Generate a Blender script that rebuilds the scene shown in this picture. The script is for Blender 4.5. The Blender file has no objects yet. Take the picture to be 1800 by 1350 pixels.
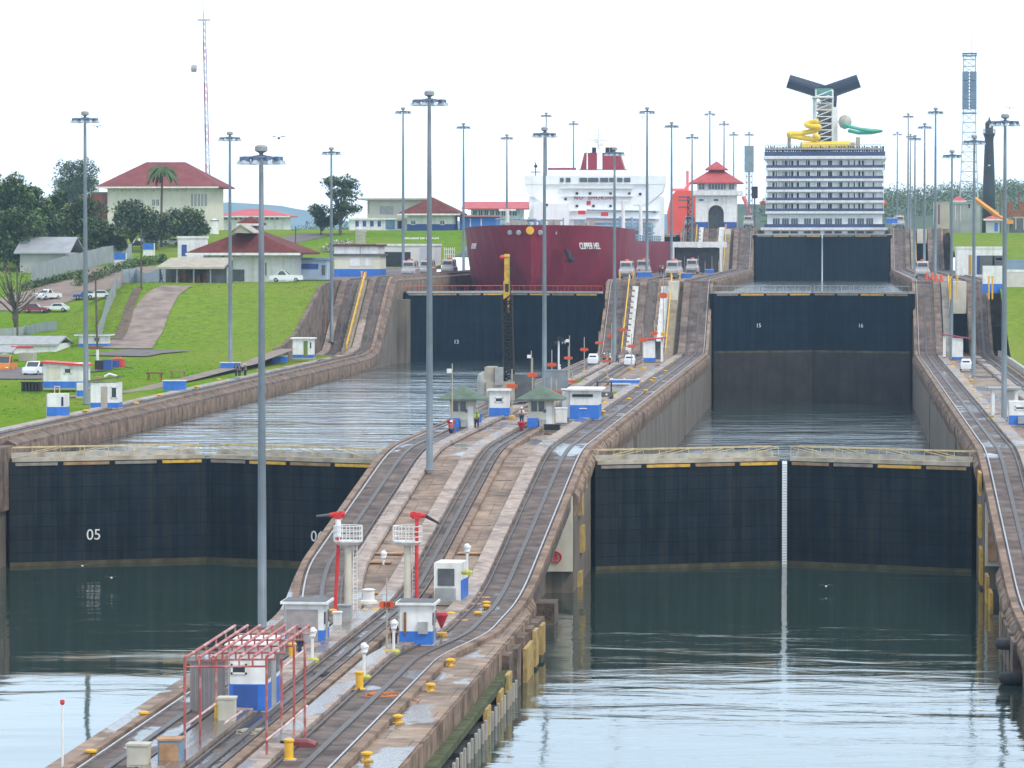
import bpy, math, random
from math import radians as R, sin, cos, pi, atan, tan
from mathutils import Vector, Matrix, noise
rnd = random.Random(7)
S = bpy.context.scene
C = S.collection
# ---------------------------------------------------------------- camera
FPX, CH = 7100.0, 28.3
YAW, PIT = 0.08174132, 0.034212
cd = bpy.data.cameras.new('camera'); cam = bpy.data.objects.new('camera', cd); C.objects.link(cam)
cam.location = (0, 0, CH); cam.rotation_euler = (pi/2 - PIT, 0, YAW)
cd.sensor_width = 36; cd.lens = FPX/1800*36; cd.clip_start = 1; cd.clip_end = 30000
S.camera = cam
S.render.resolution_x, S.render.resolution_y = 1024, 768
# ---------------------------------------------------------------- sky, sun, exposure
SUN_EL, SUN_AZ = 50, 128           # azimuth measured clockwise from +Y (high on the right)
w = bpy.data.worlds.new('World'); S.world = w; w.use_nodes = True
nt = w.node_tree; bg = nt.nodes['Background']
sky = nt.nodes.new('ShaderNodeTexSky'); sky.sky_type = 'NISHITA'; sky.sun_disc = False
sky.sun_elevation = R(SUN_EL); sky.sun_rotation = R(SUN_AZ); sky.dust_density = 3; sky.air_density = 1.2
tc = nt.nodes.new('ShaderNodeTexCoord'); mp = nt.nodes.new('ShaderNodeMapping'); mp.inputs['Scale'].default_value = (1, 1, 4)
nz = nt.nodes.new('ShaderNodeTexNoise'); nz.inputs['Scale'].default_value = 2.2; nz.inputs['Detail'].default_value = 6
rp = nt.nodes.new('ShaderNodeMapRange'); rp.inputs[1].default_value = .35; rp.inputs[2].default_value = .65
rp.inputs[3].default_value = .62; rp.inputs[4].default_value = .95
mx = nt.nodes.new('ShaderNodeMix'); mx.data_type = 'RGBA'; mx.inputs[7].default_value = (9.9, 11.0, 12.2, 1)
nt.links.new(tc.outputs['Generated'], mp.inputs[0]); nt.links.new(mp.outputs[0], nz.inputs['Vector'])
nt.links.new(nz.outputs[0], rp.inputs[0]); nt.links.new(rp.outputs[0], mx.inputs[0])
nt.links.new(sky.outputs[0], mx.inputs[6])
sx_ = nt.nodes.new('ShaderNodeSeparateXYZ'); nt.links.new(tc.outputs['Generated'], sx_.inputs[0])     # brighter haze towards the horizon
gr = nt.nodes.new('ShaderNodeMapRange'); gr.inputs[1].default_value = 0; gr.inputs[2].default_value = .4; gr.inputs[3].default_value = 1.5; gr.inputs[4].default_value = .85
nt.links.new(sx_.outputs[2], gr.inputs[0]); vm = nt.nodes.new('ShaderNodeVectorMath'); vm.operation = 'SCALE'
nt.links.new(mx.outputs[2], vm.inputs[0]); nt.links.new(gr.outputs[0], vm.inputs['Scale'])
cr_ = nt.nodes.new('ShaderNodeValToRGB'); cr_.color_ramp.elements[0].position = .01; cr_.color_ramp.elements[0].color = (1, 1, 1, 1)
cr_.color_ramp.elements[1].position = .45; cr_.color_ramp.elements[1].color = (1, 1, 1, 1)
e_ = cr_.color_ramp.elements.new(.09); e_.color = (.82, .89, .96, 1); e_ = cr_.color_ramp.elements.new(.2); e_.color = (.86, .93, 1, 1)
nt.links.new(sx_.outputs[2], cr_.inputs[0]); v2 = nt.nodes.new('ShaderNodeVectorMath'); v2.operation = 'MULTIPLY'
nt.links.new(vm.outputs[0], v2.inputs[0]); nt.links.new(cr_.outputs[0], v2.inputs[1]); nt.links.new(v2.outputs[0], bg.inputs[0])
bg.inputs[1].default_value = 0.13
sl = bpy.data.lights.new('sun', 'SUN'); so = bpy.data.objects.new('sun', sl); C.objects.link(so)
sl.energy = 1.5; sl.angle = R(12); sl.color = (1, .94, .84)
sd = Vector((sin(R(SUN_AZ))*cos(R(SUN_EL)), cos(R(SUN_AZ))*cos(R(SUN_EL)), sin(R(SUN_EL))))
so.rotation_euler = sd.to_track_quat('Z', 'Y').to_euler(); so.location = (0, 0, 200)
S.view_settings.view_transform = 'Standard'; S.view_settings.look = 'None'
S.view_settings.exposure = 0.27; S.view_settings.gamma = 1
S.cycles.volume_bounces = 1; S.cycles.max_bounces = 8
# ---------------------------------------------------------------- where a sight line of the photograph meets the place
_F = Vector((-sin(YAW)*cos(PIT), cos(YAW)*cos(PIT), -sin(PIT))); _R = Vector((cos(YAW), sin(YAW), 0)); _U = _R.cross(_F)
def ray(px, py): return _F + _R*((px-900)/FPX) - _U*((py-675)/FPX)
def G(px, py, z): d = ray(px, py); return Vector((0, 0, CH)) + d*((z-CH)/d.z)
def AY(px, py, Y): d = ray(px, py); return Vector((0, 0, CH)) + d*(Y/d.y)
def XA(px, Y): d = ray(px, 675); return d.x/d.y*Y
def ZA(py, Y): return CH + (432-py)/FPX*Y
# ---------------------------------------------------------------- materials
MATS = {}
def M(name, col, rough=.75, var=.18, sc=1.5, bump=0., metal=0, streak=0., dirt=None, spec=.4, wet=0., coord='Object', dsc=.15, dlo=.5, dhi=.7, slab=None):
    if name in MATS: return MATS[name]
    m = bpy.data.materials.new(name); m.use_nodes = True; n = m.node_tree; N = n.nodes; L = n.links
    b = N['Principled BSDF']; b.inputs['Roughness'].default_value = rough; b.inputs['Metallic'].default_value = metal
    b.inputs['Specular IOR Level'].default_value = spec
    t = N.new('ShaderNodeTexCoord'); out = t.outputs[coord]
    def noi(scale, det=5, vec=out, s3=None):
        if s3:
            q = N.new('ShaderNodeMapping'); q.inputs['Scale'].default_value = s3; L.new(vec, q.inputs[0]); vec = q.outputs[0]
        x = N.new('ShaderNodeTexNoise'); x.inputs['Scale'].default_value = scale; x.inputs['Detail'].default_value = det; L.new(vec, x.inputs['Vector']); return x.outputs[0]
    def mix(f, a, c, bt='MIX'):
        x = N.new('ShaderNodeMix'); x.data_type = 'RGBA'; x.blend_type = bt
        for i, v in ((0, f), (6, a), (7, c)):
            if hasattr(v, 'is_linked') or hasattr(v, 'links'): L.new(v, x.inputs[i])
            else: x.inputs[i].default_value = v if i == 0 else (*v[:3], 1)
        return x.outputs[2]
    def rng(v, a, c, lo=0, hi=1):
        x = N.new('ShaderNodeMapRange'); L.new(v, x.inputs[0]); x.inputs[1].default_value = a; x.inputs[2].default_value = c
        x.inputs[3].default_value = lo; x.inputs[4].default_value = hi; return x.outputs[0]
    f = rng(noi(sc), .3, .7)
    c = mix(f, [v*(1-var) for v in col], [min(1, v*(1+var)) for v in col])
    if streak:
        f2 = rng(noi(1.3, 4, s3=(1, 1, .06)), .45, .7, 0, streak); c = mix(f2, c, dirt or [v*.45 for v in col])
    if dirt and not streak:
        f3 = rng(noi(dsc, 7), dlo, dhi, 0, .85); c = mix(f3, c, dirt)
    L.new(c, b.inputs['Base Color'])
    if slab:
        bt = N.new('ShaderNodeTexBrick'); L.new(out, bt.inputs['Vector']); bt.inputs['Scale'].default_value = 1; bt.inputs['Brick Width'].default_value = slab[0]
        if len(slab) > 3:
            cx_ = N.new('ShaderNodeSeparateXYZ'); L.new(out, cx_.inputs[0]); cm = N.new('ShaderNodeCombineXYZ'); L.new(cx_.outputs[0], cm.inputs[0]); L.new(cx_.outputs[2], cm.inputs[1]); L.new(cm.outputs[0], bt.inputs['Vector'])
        bt.inputs['Row Height'].default_value = slab[1]; bt.offset = 0 if len(slab) > 3 else .5; bt.inputs['Mortar Size'].default_value = .035; bt.inputs['Color1'].default_value = (1, 1, 1, 1); bt.inputs['Color2'].default_value = (slab[2],)*3+(1,); bt.inputs['Mortar'].default_value = (.45, .43, .42, 1)
        c = mix(1, c, bt.outputs[0], 'MULTIPLY'); L.new(c, b.inputs['Base Color'])
    if wet:
        fw = rng(noi(.16, 5, s3=(1.6, .7, 1)), .62-wet*.1, .66-wet*.1)
        ge = N.new('ShaderNodeNewGeometry'); sz = N.new('ShaderNodeSeparateXYZ'); L.new(ge.outputs['True Normal'], sz.inputs[0]); lv = rng(sz.outputs[2], .9965, .9985)
        ml = N.new('ShaderNodeMath'); ml.operation = 'MULTIPLY'; L.new(fw, ml.inputs[0]); L.new(lv, ml.inputs[1]); fw = ml.outputs[0]
        ff = rng(noi(.9, 4), .3, .7, rough-.22, rough+.1)
        mm = N.new('ShaderNodeMix'); L.new(fw, mm.inputs[0]); L.new(ff, mm.inputs[2]); mm.inputs[3].default_value = .06
        L.new(mm.outputs[0], b.inputs['Roughness'])
        c2 = mix(fw, c, [v*.4 for v in col]); L.new(c2, b.inputs['Base Color'])
    if bump:
        bp = N.new('ShaderNodeBump'); bp.inputs['Strength'].default_value = 1; bp.inputs['Distance'].default_value = bump
        L.new(noi(sc*3, 6), bp.inputs['Height']); L.new(bp.outputs[0], b.inputs['Normal'])
    MATS[name] = m; return m
deck = M('deck', (.29, .205, .15), .75, .4, .8, .03, dirt=(.115, .08, .058), wet=1, spec=.25, slab=(3.1, 6, .86))
trackbed = M('trackbed_', (.095, .08, .075), .6, .35, .9, .03, dirt=(.05, .04, .038), dsc=.3)
curbm = M('curb', (.38, .30, .255), .7, .3, 1.5, .03, dirt=(.17, .125, .10), dsc=.4, wet=.9, spec=.25, slab=(9, 4, .85))
wallm = M('wall', (.175, .145, .115), .85, .25, .25, .05, streak=.75, dirt=(.08, .065, .052))
brownw = M('brownwall', (.17, .12, .09), .85, .45, .9, .12, dirt=(.04, .03, .025), dsc=.5)
rampm = M('ramp', (.15, .112, .095), .75, .45, .7, .03, dirt=(.075, .054, .05), dsc=.3, spec=.15, wet=.5, slab=(9, 5, .8))
copem = M('coping', (.25, .175, .13), .85, .35, .8, .06, dirt=(.10, .07, .05), dsc=.3, spec=.15)
stepm = M('steps', (.36, .30, .22), .8, .25, 1)
railm = M('rail', (.42, .41, .42), .32, .3, 3, metal=.6)
raild = M('raildull', (.10, .085, .08), .5, .3, 3, metal=.3)
gatem = M('gate', (.011, .020, .028), .6, .35, .5, .02, streak=.8, dirt=(.034, .036, .036), spec=.08, slab=(2.2, 1.15, .8, 1))
gateb = M('gateblue', (.004, .013, .026), .6, .25, .4, .02, streak=.6, dirt=(.013, .026, .038), spec=.06, slab=(2.2, 1.6, .8, 1))
mudm = M('gatemud', (.04, .035, .032), .7, .3, .4, .02, streak=.5, spec=.1)
yeld = M('yellowdull', (.50, .40, .22), .7, .3, 2)
yel = M('yellow', (.62, .36, .05), .55, .22, 2, dirt=(.3, .18, .06), dsc=1.2)
yel2 = M('yellowbright', (.75, .42, .03), .5, .12, 3)
white = M('white', (.76, .76, .74), .55, .1, 1.2, streak=.45, dirt=(.46, .42, .36))
cream = M('cream', (.62, .58, .47), .65, .12, .8, streak=.3, dirt=(.4, .36, .3))
blue = M('blue', (.035, .16, .55), .5, .15, 1.5)
blued = M('bluedark', (.03, .08, .28), .5, .2, 1)
steel = M('steel', (.165, .195, .22), .5, .15, .6, metal=.1, spec=.3)
greym = M('grey', (.33, .33, .33), .6, .2, 1.2)
dgrey = M('darkgrey', (.10, .105, .11), .6, .25, 1.2)
dark = M('dark', (.018, .018, .02), .55, .2, 2)
glass = M('glass', (.03, .045, .06), .12, .2, 1, spec=.8)
red = M('red', (.60, .035, .035), .45, .12, 2)
redpipe = M('redpipe', (.42, .10, .09), .55, .3, 1.2, dirt=(.6, .5, .46), dsc=.9)
orange = M('orangesign', (.62, .085, .02), .5, .08, 3)
rust = M('rust', (.22, .09, .045), .8, .4, 1.5)
plank = M('plank', (.42, .24, .13), .8, .3, 1.5)
redroof = M('redroof', (.15, .042, .036), .8, .3, .5, streak=.5, dirt=(.08, .028, .028), spec=.1)
redroofv = M('redroofvilla', (.21, .055, .055), .8, .2, .4, spec=.1)
redroofb = M('redroofbright', (.50, .085, .095), .6, .15, .5)
beige = M('beige', (.38, .34, .27), .7, .15, 1)
green = M('greenroof', (.10, .14, .10), .7, .25, 1.5)
grass = M('grass', (.125, .225, .016), .95, .35, .9, .2, dirt=(.22, .245, .05), dsc=.022, dlo=.4, dhi=.72, spec=.0)
grassd = M('grassdull', (.15, .21, .05), .95, .25, .1, .08, dirt=(.17, .15, .07), dsc=.03, spec=.1)
asphalt = M('asphalt', (.15, .125, .12), .85, .2, .8, .02, dirt=(.09, .075, .07))
path = M('path', (.24, .18, .145), .85, .2, .8, .02, dirt=(.14, .10, .08))
leafA = M('leafA', (.075, .11, .04), .7, .5, .35, spec=.2)
leafE = M('leafE', (.13, .17, .06), .7, .4, .3, spec=.1)
leafB = M('leafB', (.065, .085, .035), .7, .5, .35, spec=.2)
leafC = M('leafC', (.10, .155, .04), .7, .55, .06, spec=.2)
leafD = M('leafdry', (.24, .19, .13), .8, .4, .5, spec=.1)
bark = M('bark', (.10, .08, .06), .9, .3, 2)
hullred = M('hullred', (.20, .013, .034), .5, .25, .12, streak=.4, dirt=(.22, .04, .055), spec=.15)
shipw = M('shipwhite', (.86, .87, .87), .5, .06, .4, streak=.15, dirt=(.55, .55, .53))
shipg = M('pipegrey', (.20, .30, .38), .55, .3, .5)
orhull = M('orangehull', (.85, .075, .03), .5, .15, .15)
navy = M('navy', (.016, .020, .045), .4, .15, .4)
balc = M('balcony', (.05, .065, .15), .3, .25, .3, spec=.3)
slidey = M('slideyellow', (.80, .56, .03), .35, .1, .5)
slideg = M('slidegreen', (.06, .38, .26), .35, .1, .5)
lighth = M('lighthouse', (.03, .035, .045), .6, .3, .4)
skin = M('skin', (.25, .13, .08), .6, .1, 3)
hiviz = M('hiviz', (.45, .75, .05), .6, .1, 3)
nav = M('navycloth', (.02, .03, .08), .8, .2, 3)
wcloth = M('whitecloth', (.7, .7, .7), .8, .1, 3)
rubber = M('rubber', (.03, .03, .032), .8, .3, 2)
concl = M('concretelight', (.42, .39, .34), .8, .2, .6, streak=.3)
lampr = M('lampring', (.13, .17, .27), .5, .2, 2)
hillf = M('hillhazed', (.10, .17, .20), .95, .25, .003)  # distance haze mixed into the colour: paler and bluer than bare forest
hillm = M('hill', (.05, .09, .04), .95, .4, .004, coord='Object')
wax = M('carred', (.25, .02, .04), .25, .1, 1, spec=.6)
wcar = M('carwhite', (.75, .76, .78), .25, .05, 1, spec=.6)
def water_mat(name, base, amp, patch=.02, rough=.035, sc=.5, pmin=.12):
    m = bpy.data.materials.new(name); m.use_nodes = True; n = m.node_tree; N = n.nodes; L = n.links
    b = N['Principled BSDF']; b.inputs['Base Color'].default_value = (*base, 1); b.inputs['Roughness'].default_value = rough
    b.inputs['IOR'].default_value = 1.33
    t = N.new('ShaderNodeTexCoord')
    def noi(scale, det, s3=(1, 1, 1)):
        q = N.new('ShaderNodeMapping'); q.inputs['Scale'].default_value = s3; L.new(t.outputs['Object'], q.inputs[0])
        x = N.new('ShaderNodeTexNoise'); x.inputs['Scale'].default_value = scale; x.inputs['Detail'].default_value = det
        x.inputs['Distortion'].default_value = .6; L.new(q.outputs[0], x.inputs['Vector']); return x.outputs[0]
    a = noi(sc, 6, (.5, 1, 1)); p = noi(patch, 3, (.6, 1, 1)); big = noi(sc*.16, 3, (.35, 1, 1))
    r = N.new('ShaderNodeMapRange'); L.new(p, r.inputs[0]); r.inputs[1].default_value = .4; r.inputs[2].default_value = .62
    r.inputs[3].default_value = pmin; r.inputs[4].default_value = 1
    mu = N.new('ShaderNodeMath'); mu.operation = 'MULTIPLY'; L.new(a, mu.inputs[0]); L.new(r.outputs[0], mu.inputs[1])
    m2 = N.new('ShaderNodeMath'); m2.operation = 'MULTIPLY_ADD'; L.new(big, m2.inputs[0]); m2.inputs[1].default_value = 1.6; L.new(mu.outputs[0], m2.inputs[2])
    bp = N.new('ShaderNodeBump'); bp.inputs['Distance'].default_value = amp; L.new(m2.outputs[0], bp.inputs['Height']); L.new(bp.outputs[0], b.inputs['Normal'])
    return m
# ---------------------------------------------------------------- mesh builder
class MB:
    def __init__(s): s.v = []; s.f = []; s.m = []
    def face(s, pts, mi=0):
        k = len(s.v); s.v += [tuple(p) for p in pts]; s.f.append(tuple(range(k, k+len(pts)))); s.m.append(mi); return s
    def box(s, c, d, rz=0, mi=0, top=(1, 1)):
        k = len(s.v); x, y, z = d[0]/2, d[1]/2, d[2]/2; cr, sr = cos(rz), sin(rz)
        for sz in (-1, 1):
            tx, ty = (top if sz > 0 else (1, 1))
            for sx, sy in ((-1, -1), (1, -1), (1, 1), (-1, 1)):
                px, py = sx*x*tx, sy*y*ty
                s.v.append((c[0]+px*cr-py*sr, c[1]+px*sr+py*cr, c[2]+sz*z))
        for q in ((3, 2, 1, 0), (4, 5, 6, 7), (0, 1, 5, 4), (1, 2, 6, 5), (2, 3, 7, 6), (3, 0, 4, 7)):
            s.f.append(tuple(k+i for i in q)); s.m.append(mi)
        return s
    def bb(s, x0, x1, y0, y1, z0, z1, mi=0): return s.box(((x0+x1)/2, (y0+y1)/2, (z0+z1)/2), (abs(x1-x0), abs(y1-y0), abs(z1-z0)), 0, mi)
    def tube(s, a, b, r0, r1=None, n=8, mi=0, caps=True):
        a, b = Vector(a), Vector(b); r1 = r0 if r1 is None else r1; d = (b-a)
        if d.length < 1e-6: return s
        q = d.to_track_quat('Z', 'Y'); k = len(s.v)
        for p, r in ((a, r0), (b, r1)):
            for i in range(n):
                t = 2*pi*i/n; s.v.append(tuple(p + q @ Vector((r*cos(t), r*sin(t), 0))))
        for i in range(n): s.f.append((k+i, k+(i+1) % n, k+n+(i+1) % n, k+n+i)); s.m.append(mi)
        if caps: s.f.append(tuple(k+i for i in reversed(range(n)))); s.m.append(mi); s.f.append(tuple(k+n+i for i in range(n))); s.m.append(mi)
        return s
    def path(s, pts, r, n=8, mi=0):
        rr = r if hasattr(r, '__len__') else [r]*len(pts)
        rings = []
        for i, p in enumerate(pts):
            p = Vector(p); a = Vector(pts[max(0, i-1)]); b = Vector(pts[min(len(pts)-1, i+1)]); q = (b-a).to_track_quat('Z', 'Y')
            k = len(s.v); rings.append(k)
            for j in range(n):
                t = 2*pi*j/n; s.v.append(tuple(p + q @ Vector((rr[i]*cos(t), rr[i]*sin(t), 0))))
        for a, b in zip(rings, rings[1:]):
            for j in range(n): s.f.append((a+j, a+(j+1) % n, b+(j+1) % n, b+j)); s.m.append(mi)
        s.f.append(tuple(rings[0]+j for j in reversed(range(n)))); s.m.append(mi); s.f.append(tuple(rings[-1]+j for j in range(n))); s.m.append(mi)
        return s
    def lathe(s, c, prof, n=16, mi=0):
        c = Vector(c); rings = []
        for r, z in prof:
            k = len(s.v); rings.append(k)
            for j in range(n): t = 2*pi*j/n; s.v.append((c.x+r*cos(t), c.y+r*sin(t), c.z+z))
        for a, b in zip(rings, rings[1:]):
            for j in range(n): s.f.append((a+j, a+(j+1) % n, b+(j+1) % n, b+j)); s.m.append(mi)
        s.f.append(tuple(rings[0]+j for j in reversed(range(n)))); s.m.append(mi); s.f.append(tuple(rings[-1]+j for j in range(n))); s.m.append(mi)
        return s
    def loft(s, secs, close=True, mi=0, caps=True):
        ks = []
        for q in secs: ks.append(len(s.v)); s.v += [tuple(p) for p in q]
        n = len(secs[0])
        for a, b in zip(ks, ks[1:]):
            for j in range(n if close else n-1): s.f.append((a+j, a+(j+1) % n, b+(j+1) % n, b+j)); s.m.append(mi)
        if caps and close: s.f.append(tuple(ks[0]+j for j in reversed(range(n)))); s.m.append(mi); s.f.append(tuple(ks[-1]+j for j in range(n))); s.m.append(mi)
        return s
    def hip(s, x0, x1, y0, y1, z0, z1, inset=None, mi=0, ov=0, th=.12):
        x0 -= ov; x1 += ov; y0 -= ov; y1 += ov; h = min(x1-x0, y1-y0)/2 if inset is None else inset
        k = len(s.v)
        if (x1-x0) >= (y1-y0): a, b = (x0+h, (y0+y1)/2), (x1-h, (y0+y1)/2)
        else: a, b = ((x0+x1)/2, y0+h), ((x0+x1)/2, y1-h)
        s.v += [(x0, y0, z0), (x1, y0, z0), (x1, y1, z0), (x0, y1, z0), (a[0], a[1], z1), (b[0]+1e-3, b[1]+1e-3, z1)]
        s.v += [(x0, y0, z0-th), (x1, y0, z0-th), (x1, y1, z0-th), (x0, y1, z0-th)]
        fs = ((0, 1, 5, 4), (1, 2, 5), (2, 3, 4, 5), (3, 0, 4)) if (x1-x0) >= (y1-y0) else ((0, 1, 4), (1, 2, 5, 4), (2, 3, 5), (3, 0, 4, 5))
        for f in fs+((0, 6, 7, 1), (1, 7, 8, 2), (2, 8, 9, 3), (3, 9, 6, 0), (9, 8, 7, 6)): s.f.append(tuple(k+i for i in f)); s.m.append(mi)
        return s
    def build(s, name, mats, parent=None, loc=None, smooth=False):
        me = bpy.data.meshes.new(name); me.from_pydata(s.v, [], s.f)
        for m in (mats if isinstance(mats, (list, tuple)) else [mats]): me.materials.append(m)
        me.polygons.foreach_set('material_index', s.m)
        if smooth: me.polygons.foreach_set('use_smooth', [True]*len(s.f))
        me.update(); o = bpy.data.objects.new(name, me); C.objects.link(o)
        if parent: o.parent = parent
        if loc: o.location = loc
        return o
def tag(o, label=None, cat=None, group=None, kind=None):
    for k, v in (('label', label), ('category', cat), ('group', group), ('kind', kind)):
        if v: o[k] = v
    return o
def thing(name, label, cat, loc=(0, 0, 0), rz=0, group=None, scale=None):
    o = bpy.data.objects.new(name, None); C.objects.link(o); o.location = loc; o.rotation_euler = (0, 0, rz)
    o.empty_display_size = .5
    if scale: o.scale = scale
    return tag(o, label, cat, group)
KIDS = {}
def copy_tree(o, parent=None):
    c = o.copy(); C.objects.link(c)
    if parent: c.parent = parent
    for ch in list(o.children): copy_tree(ch, c)
    return c
def place(proto, used, loc, rz=0, label=None, scale=None):
    o = proto if not used.get(proto.name) else copy_tree(proto); used[proto.name] = 1
    o.location = loc; o.rotation_euler = (0, 0, rz)
    if label: o['label'] = label
    if scale: o.scale = scale
    return o
USED = {}
def text(s, size, mat, name, parent, loc, rot=(pi/2, 0, 0), ext=.03, align='CENTER', sx=1, spc=1):
    cu = bpy.data.curves.new('t', 'FONT'); cu.body = s; cu.size = size; cu.space_character = spc; cu.extrude = ext; cu.align_x = align; cu.align_y = 'CENTER'
    o = bpy.data.objects.new('t', cu); C.objects.link(o); bpy.context.view_layer.update()
    me = bpy.data.meshes.new_from_object(o.evaluated_get(bpy.context.evaluated_depsgraph_get())); bpy.data.objects.remove(o)
    me.name = name; me.materials.clear(); me.materials.append(mat)
    q = bpy.data.objects.new(name, me); C.objects.link(q)
    if parent: q.parent = parent
    q.location = loc; q.rotation_euler = rot; q.scale = (sx, 1, 1); return q
def sm(a, b, x): t = max(0, min(1, (x-a)/(b-a))); return t*t*(3-2*t)
def lin(x, pts):
    if x <= pts[0][0]: return pts[0][1]
    for (a, u), (b, v) in zip(pts, pts[1:]):
        if x <= b: return u+(v-u)*(x-a)/(b-a)
    return pts[-1][1]
# ================================================================ THE SETTING
Z1, Z2, Z3, Z4 = 3.3, 10.5, 22.4, 32.6
XL0, XL1, XR0, XR1 = -73.7, -40.2, -21.9, 11.6        # chamber faces
GA, GB, GC = 352, 676, 998                              # gates
W0, W1L, W1R, W2L, W2R, W3 = 0, 8.85, 1.7, 19.3, 19.7, 30.2
def zt(Y, wl=0):                                        # tow track height along the walls
    z = Z1 + (Z2-Z1)*ramp(Y, 284, 350) + (Z3-Z2)*ramp(Y, 661-wl, 687-wl) + (Z4-Z3)*ramp(Y, 982, 1004)
    return z
def ramp(Y, a, b):
    t = (Y-a)/(b-a); e = .14                            # straight slope with rounded ends
    def g(t): return 0 if t < -e else ((t+e)**2/(4*e) if t < e else t)
    return g(t) - g(t-1) if t < 1+e else 1
def stations(y0, y1):
    ys = set([y0, y1]); y = y0
    while y < y1:
        d = 2.0 if any(a-8 < y < b+8 for a, b in ((230, 268), (280, 356), (640, 692), (978, 1008))) else 12
        y += d; ys.add(min(y, y1))
    return sorted(ys)
def sweep(mb, ys, prof, mi=0):                          # prof(Y) -> closed loop of (x, z)
    mb.loft([[(x, y, z) for x, z in prof(y)] for y in ys], mi=mi)
    return mb
# --- water
def sheet(name, x0, x1, y0, y1, z, mat, notch=0):
    o = MB().face([(x0, y0, z), ((x0+x1)/2, y0+notch, z), (x1, y0, z), (x1, y1, z), (x0, y1, z)]).build(name, mat); o['kind'] = 'structure'; return o
wm0 = water_mat('water_low', (.028, .050, .040), .11, .013, .03, .25, .04)
wm1 = water_mat('water_mid', (.03, .048, .045), 1.0, .012, .05, .22, .7)
wm1l = water_mat('water_mid_left', (.03, .048, .045), .8, .02, .04, .2, .8)
wm2 = water_mat('water_high', (.06, .08, .075), .75, .01, .05, .2, .8)
sheet('water', -400, 400, 40, GA+9.5, W0, wm0)
sheet('water', XL0-.5, XL1+.5, GA+.3, GB+9.5, W1L, wm1l, 8.6)
sheet('water', XR0-.5, XR1+.5, GA+.3, GB+9.5, W1R, wm1, 8.6)
sheet('water', XL0-.5, XL1+.5, GB+.3, GC+9.5, W2L, wm2, 8.6)
sheet('water', XR0-.5, XR1+.5, GB+.3, GC+9.5, W2R, wm2, 8.6)
sheet('water', XL0-.5, XR1+.5, GC+.3, 3500, W3, wm0, 8.6)
# --- centre wall
def lane_dx(Y): return -1.7*(1-sm(240, 262, Y))
def track(parent, x0, x1, side, y0, y1, dxf=lambda Y: 0, wl=0, off=0):
    """tow track between x0 and x1: raised kerb on the inner side, sunk bed, two rails, a rack and a low outer kerb"""
    ys = stations(y0, y1); k = 1 if side > 0 else -1
    xi, xo = (x0, x1) if side > 0 else (x1, x0)         # inner kerb at xi, chamber side at xo
    def P(pts): return lambda Y: [(xi+k*a+dxf(Y), zt(Y, wl)+off+b) for a, b in pts]
    wdt = abs(x1-x0)
    bed = sweep(MB(), ys, P([(0, -1.2), (wdt, -1.2), (wdt, .0), (0, .0)]))
    t = bed.build('tow_track', rampm, parent)
    for ya, mt in (([q for q in ys if q <= 656], curbm), ([q for q in ys if q >= 650], M('kerbdark', (.20, .15, .125), .8, .4, .9, .03, dirt=(.09, .065, .055), dsc=.3, spec=.15, slab=(9, 5, .8)))):
        if len(ya) > 1: sweep(MB(), ya, P([(0.0, -.3), (1.25, -.3), (1.25, .22), (.1, .26)])).build('kerb', mt, t)
    if wdt > 3.4: sweep(MB(), ys, P([(wdt-.45, -.3), (wdt+.05, -.3), (wdt+.05, .16), (wdt-.45, .2)])).build('kerb', copem, t)
    for a in (1.55, wdt-.75 if wdt > 3.4 else wdt-.3): sweep(MB(), ys, P([(a, -.05), (a+.11, -.05), (a+.11, .12), (a, .12)])).build('rail', railm if a > 2 and wdt > 3.9 else raild, t)
    c = (1.55+wdt-.6)/2
    sweep(MB(), ys, P([(c-.16, -.05), (c+.16, -.05), (c+.16, .09), (c-.16, .09)])).build('rack', raild, t)
    return t
def coping(parent, X, side, y0, y1, wl=0, skip=(), k=1):
    """rough worn edge under the track with scalloped bites, facing the chamber"""
    rr = random.Random(int(abs(X)*10+y0)); mb = MB(); y = y0
    while y < y1:
        L = rr.uniform(2.2, 3.6); ye = min(y+L, y1)
        if not any(a < (y+ye)/2 < b for a, b in skip):
            h = rr.uniform(.3, .6); d = rr.uniform(.3, .42)*k; z0, z1 = zt(y, wl), zt(ye, wl)
            xo = X + side*d
            mb.loft([[(X-side*.3, yy, zz-.25), (X-side*.3, yy, zz-1.6-h), (X, yy, zz-1.9-h), (xo, yy, zz-1.0-h*.3), (xo, yy, zz-.45-(.35 if q else 0)*h), (X+side*.1, yy, zz-.1-rr.uniform(0, .1))]
                     for q, (yy, zz) in enumerate(((y+.12, z0), ((y+ye)/2, (z0+z1)/2), (ye-.06, z1)))])
        y = ye
    return mb.build('coping', copem, parent)
cw = thing('lock_wall', 'long concrete centre wall between the two lock flights with three ramped tow tracks', 'lock wall', (0, 0, 0))
def edgeR(Y):
    x = XR0 + .7*(1-sm(276, 280, Y))
    if 284 < Y < 328: x = XR0-2.2                       # gate recess below the ramp
    if 424 < Y < 431 or 560 < Y < 566: x = XR0-1.0                      # dark slot in the chamber face
    return x
def edgeL(Y): return XL1 + 1.9*(1-sm(265, 300, Y))
ys = sorted(set(stations(120, 1250)) | {283.9, 284.1, 327.9, 328.1, 423.9, 424.1, 430.9, 431.1, 559.9, 560.1, 565.9, 566.1, 276, 280})
body = sweep(MB(), ys, lambda Y: [(edgeL(Y), -8), (edgeR(Y), -8), (edgeR(Y), zt(Y)-1.25), (edgeL(Y), zt(Y)-1.25)])
body.build('wall_body', wallm, cw)
def zdeck(Y):                                           # the deck between the tracks steps up instead of ramping at the second and third flight
    return Z1 + (Z2-Z1)*ramp(Y, 284, 350) + (Z3-Z2)*(Y > 687) + (Z4-Z3)*(Y > 1004)
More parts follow.
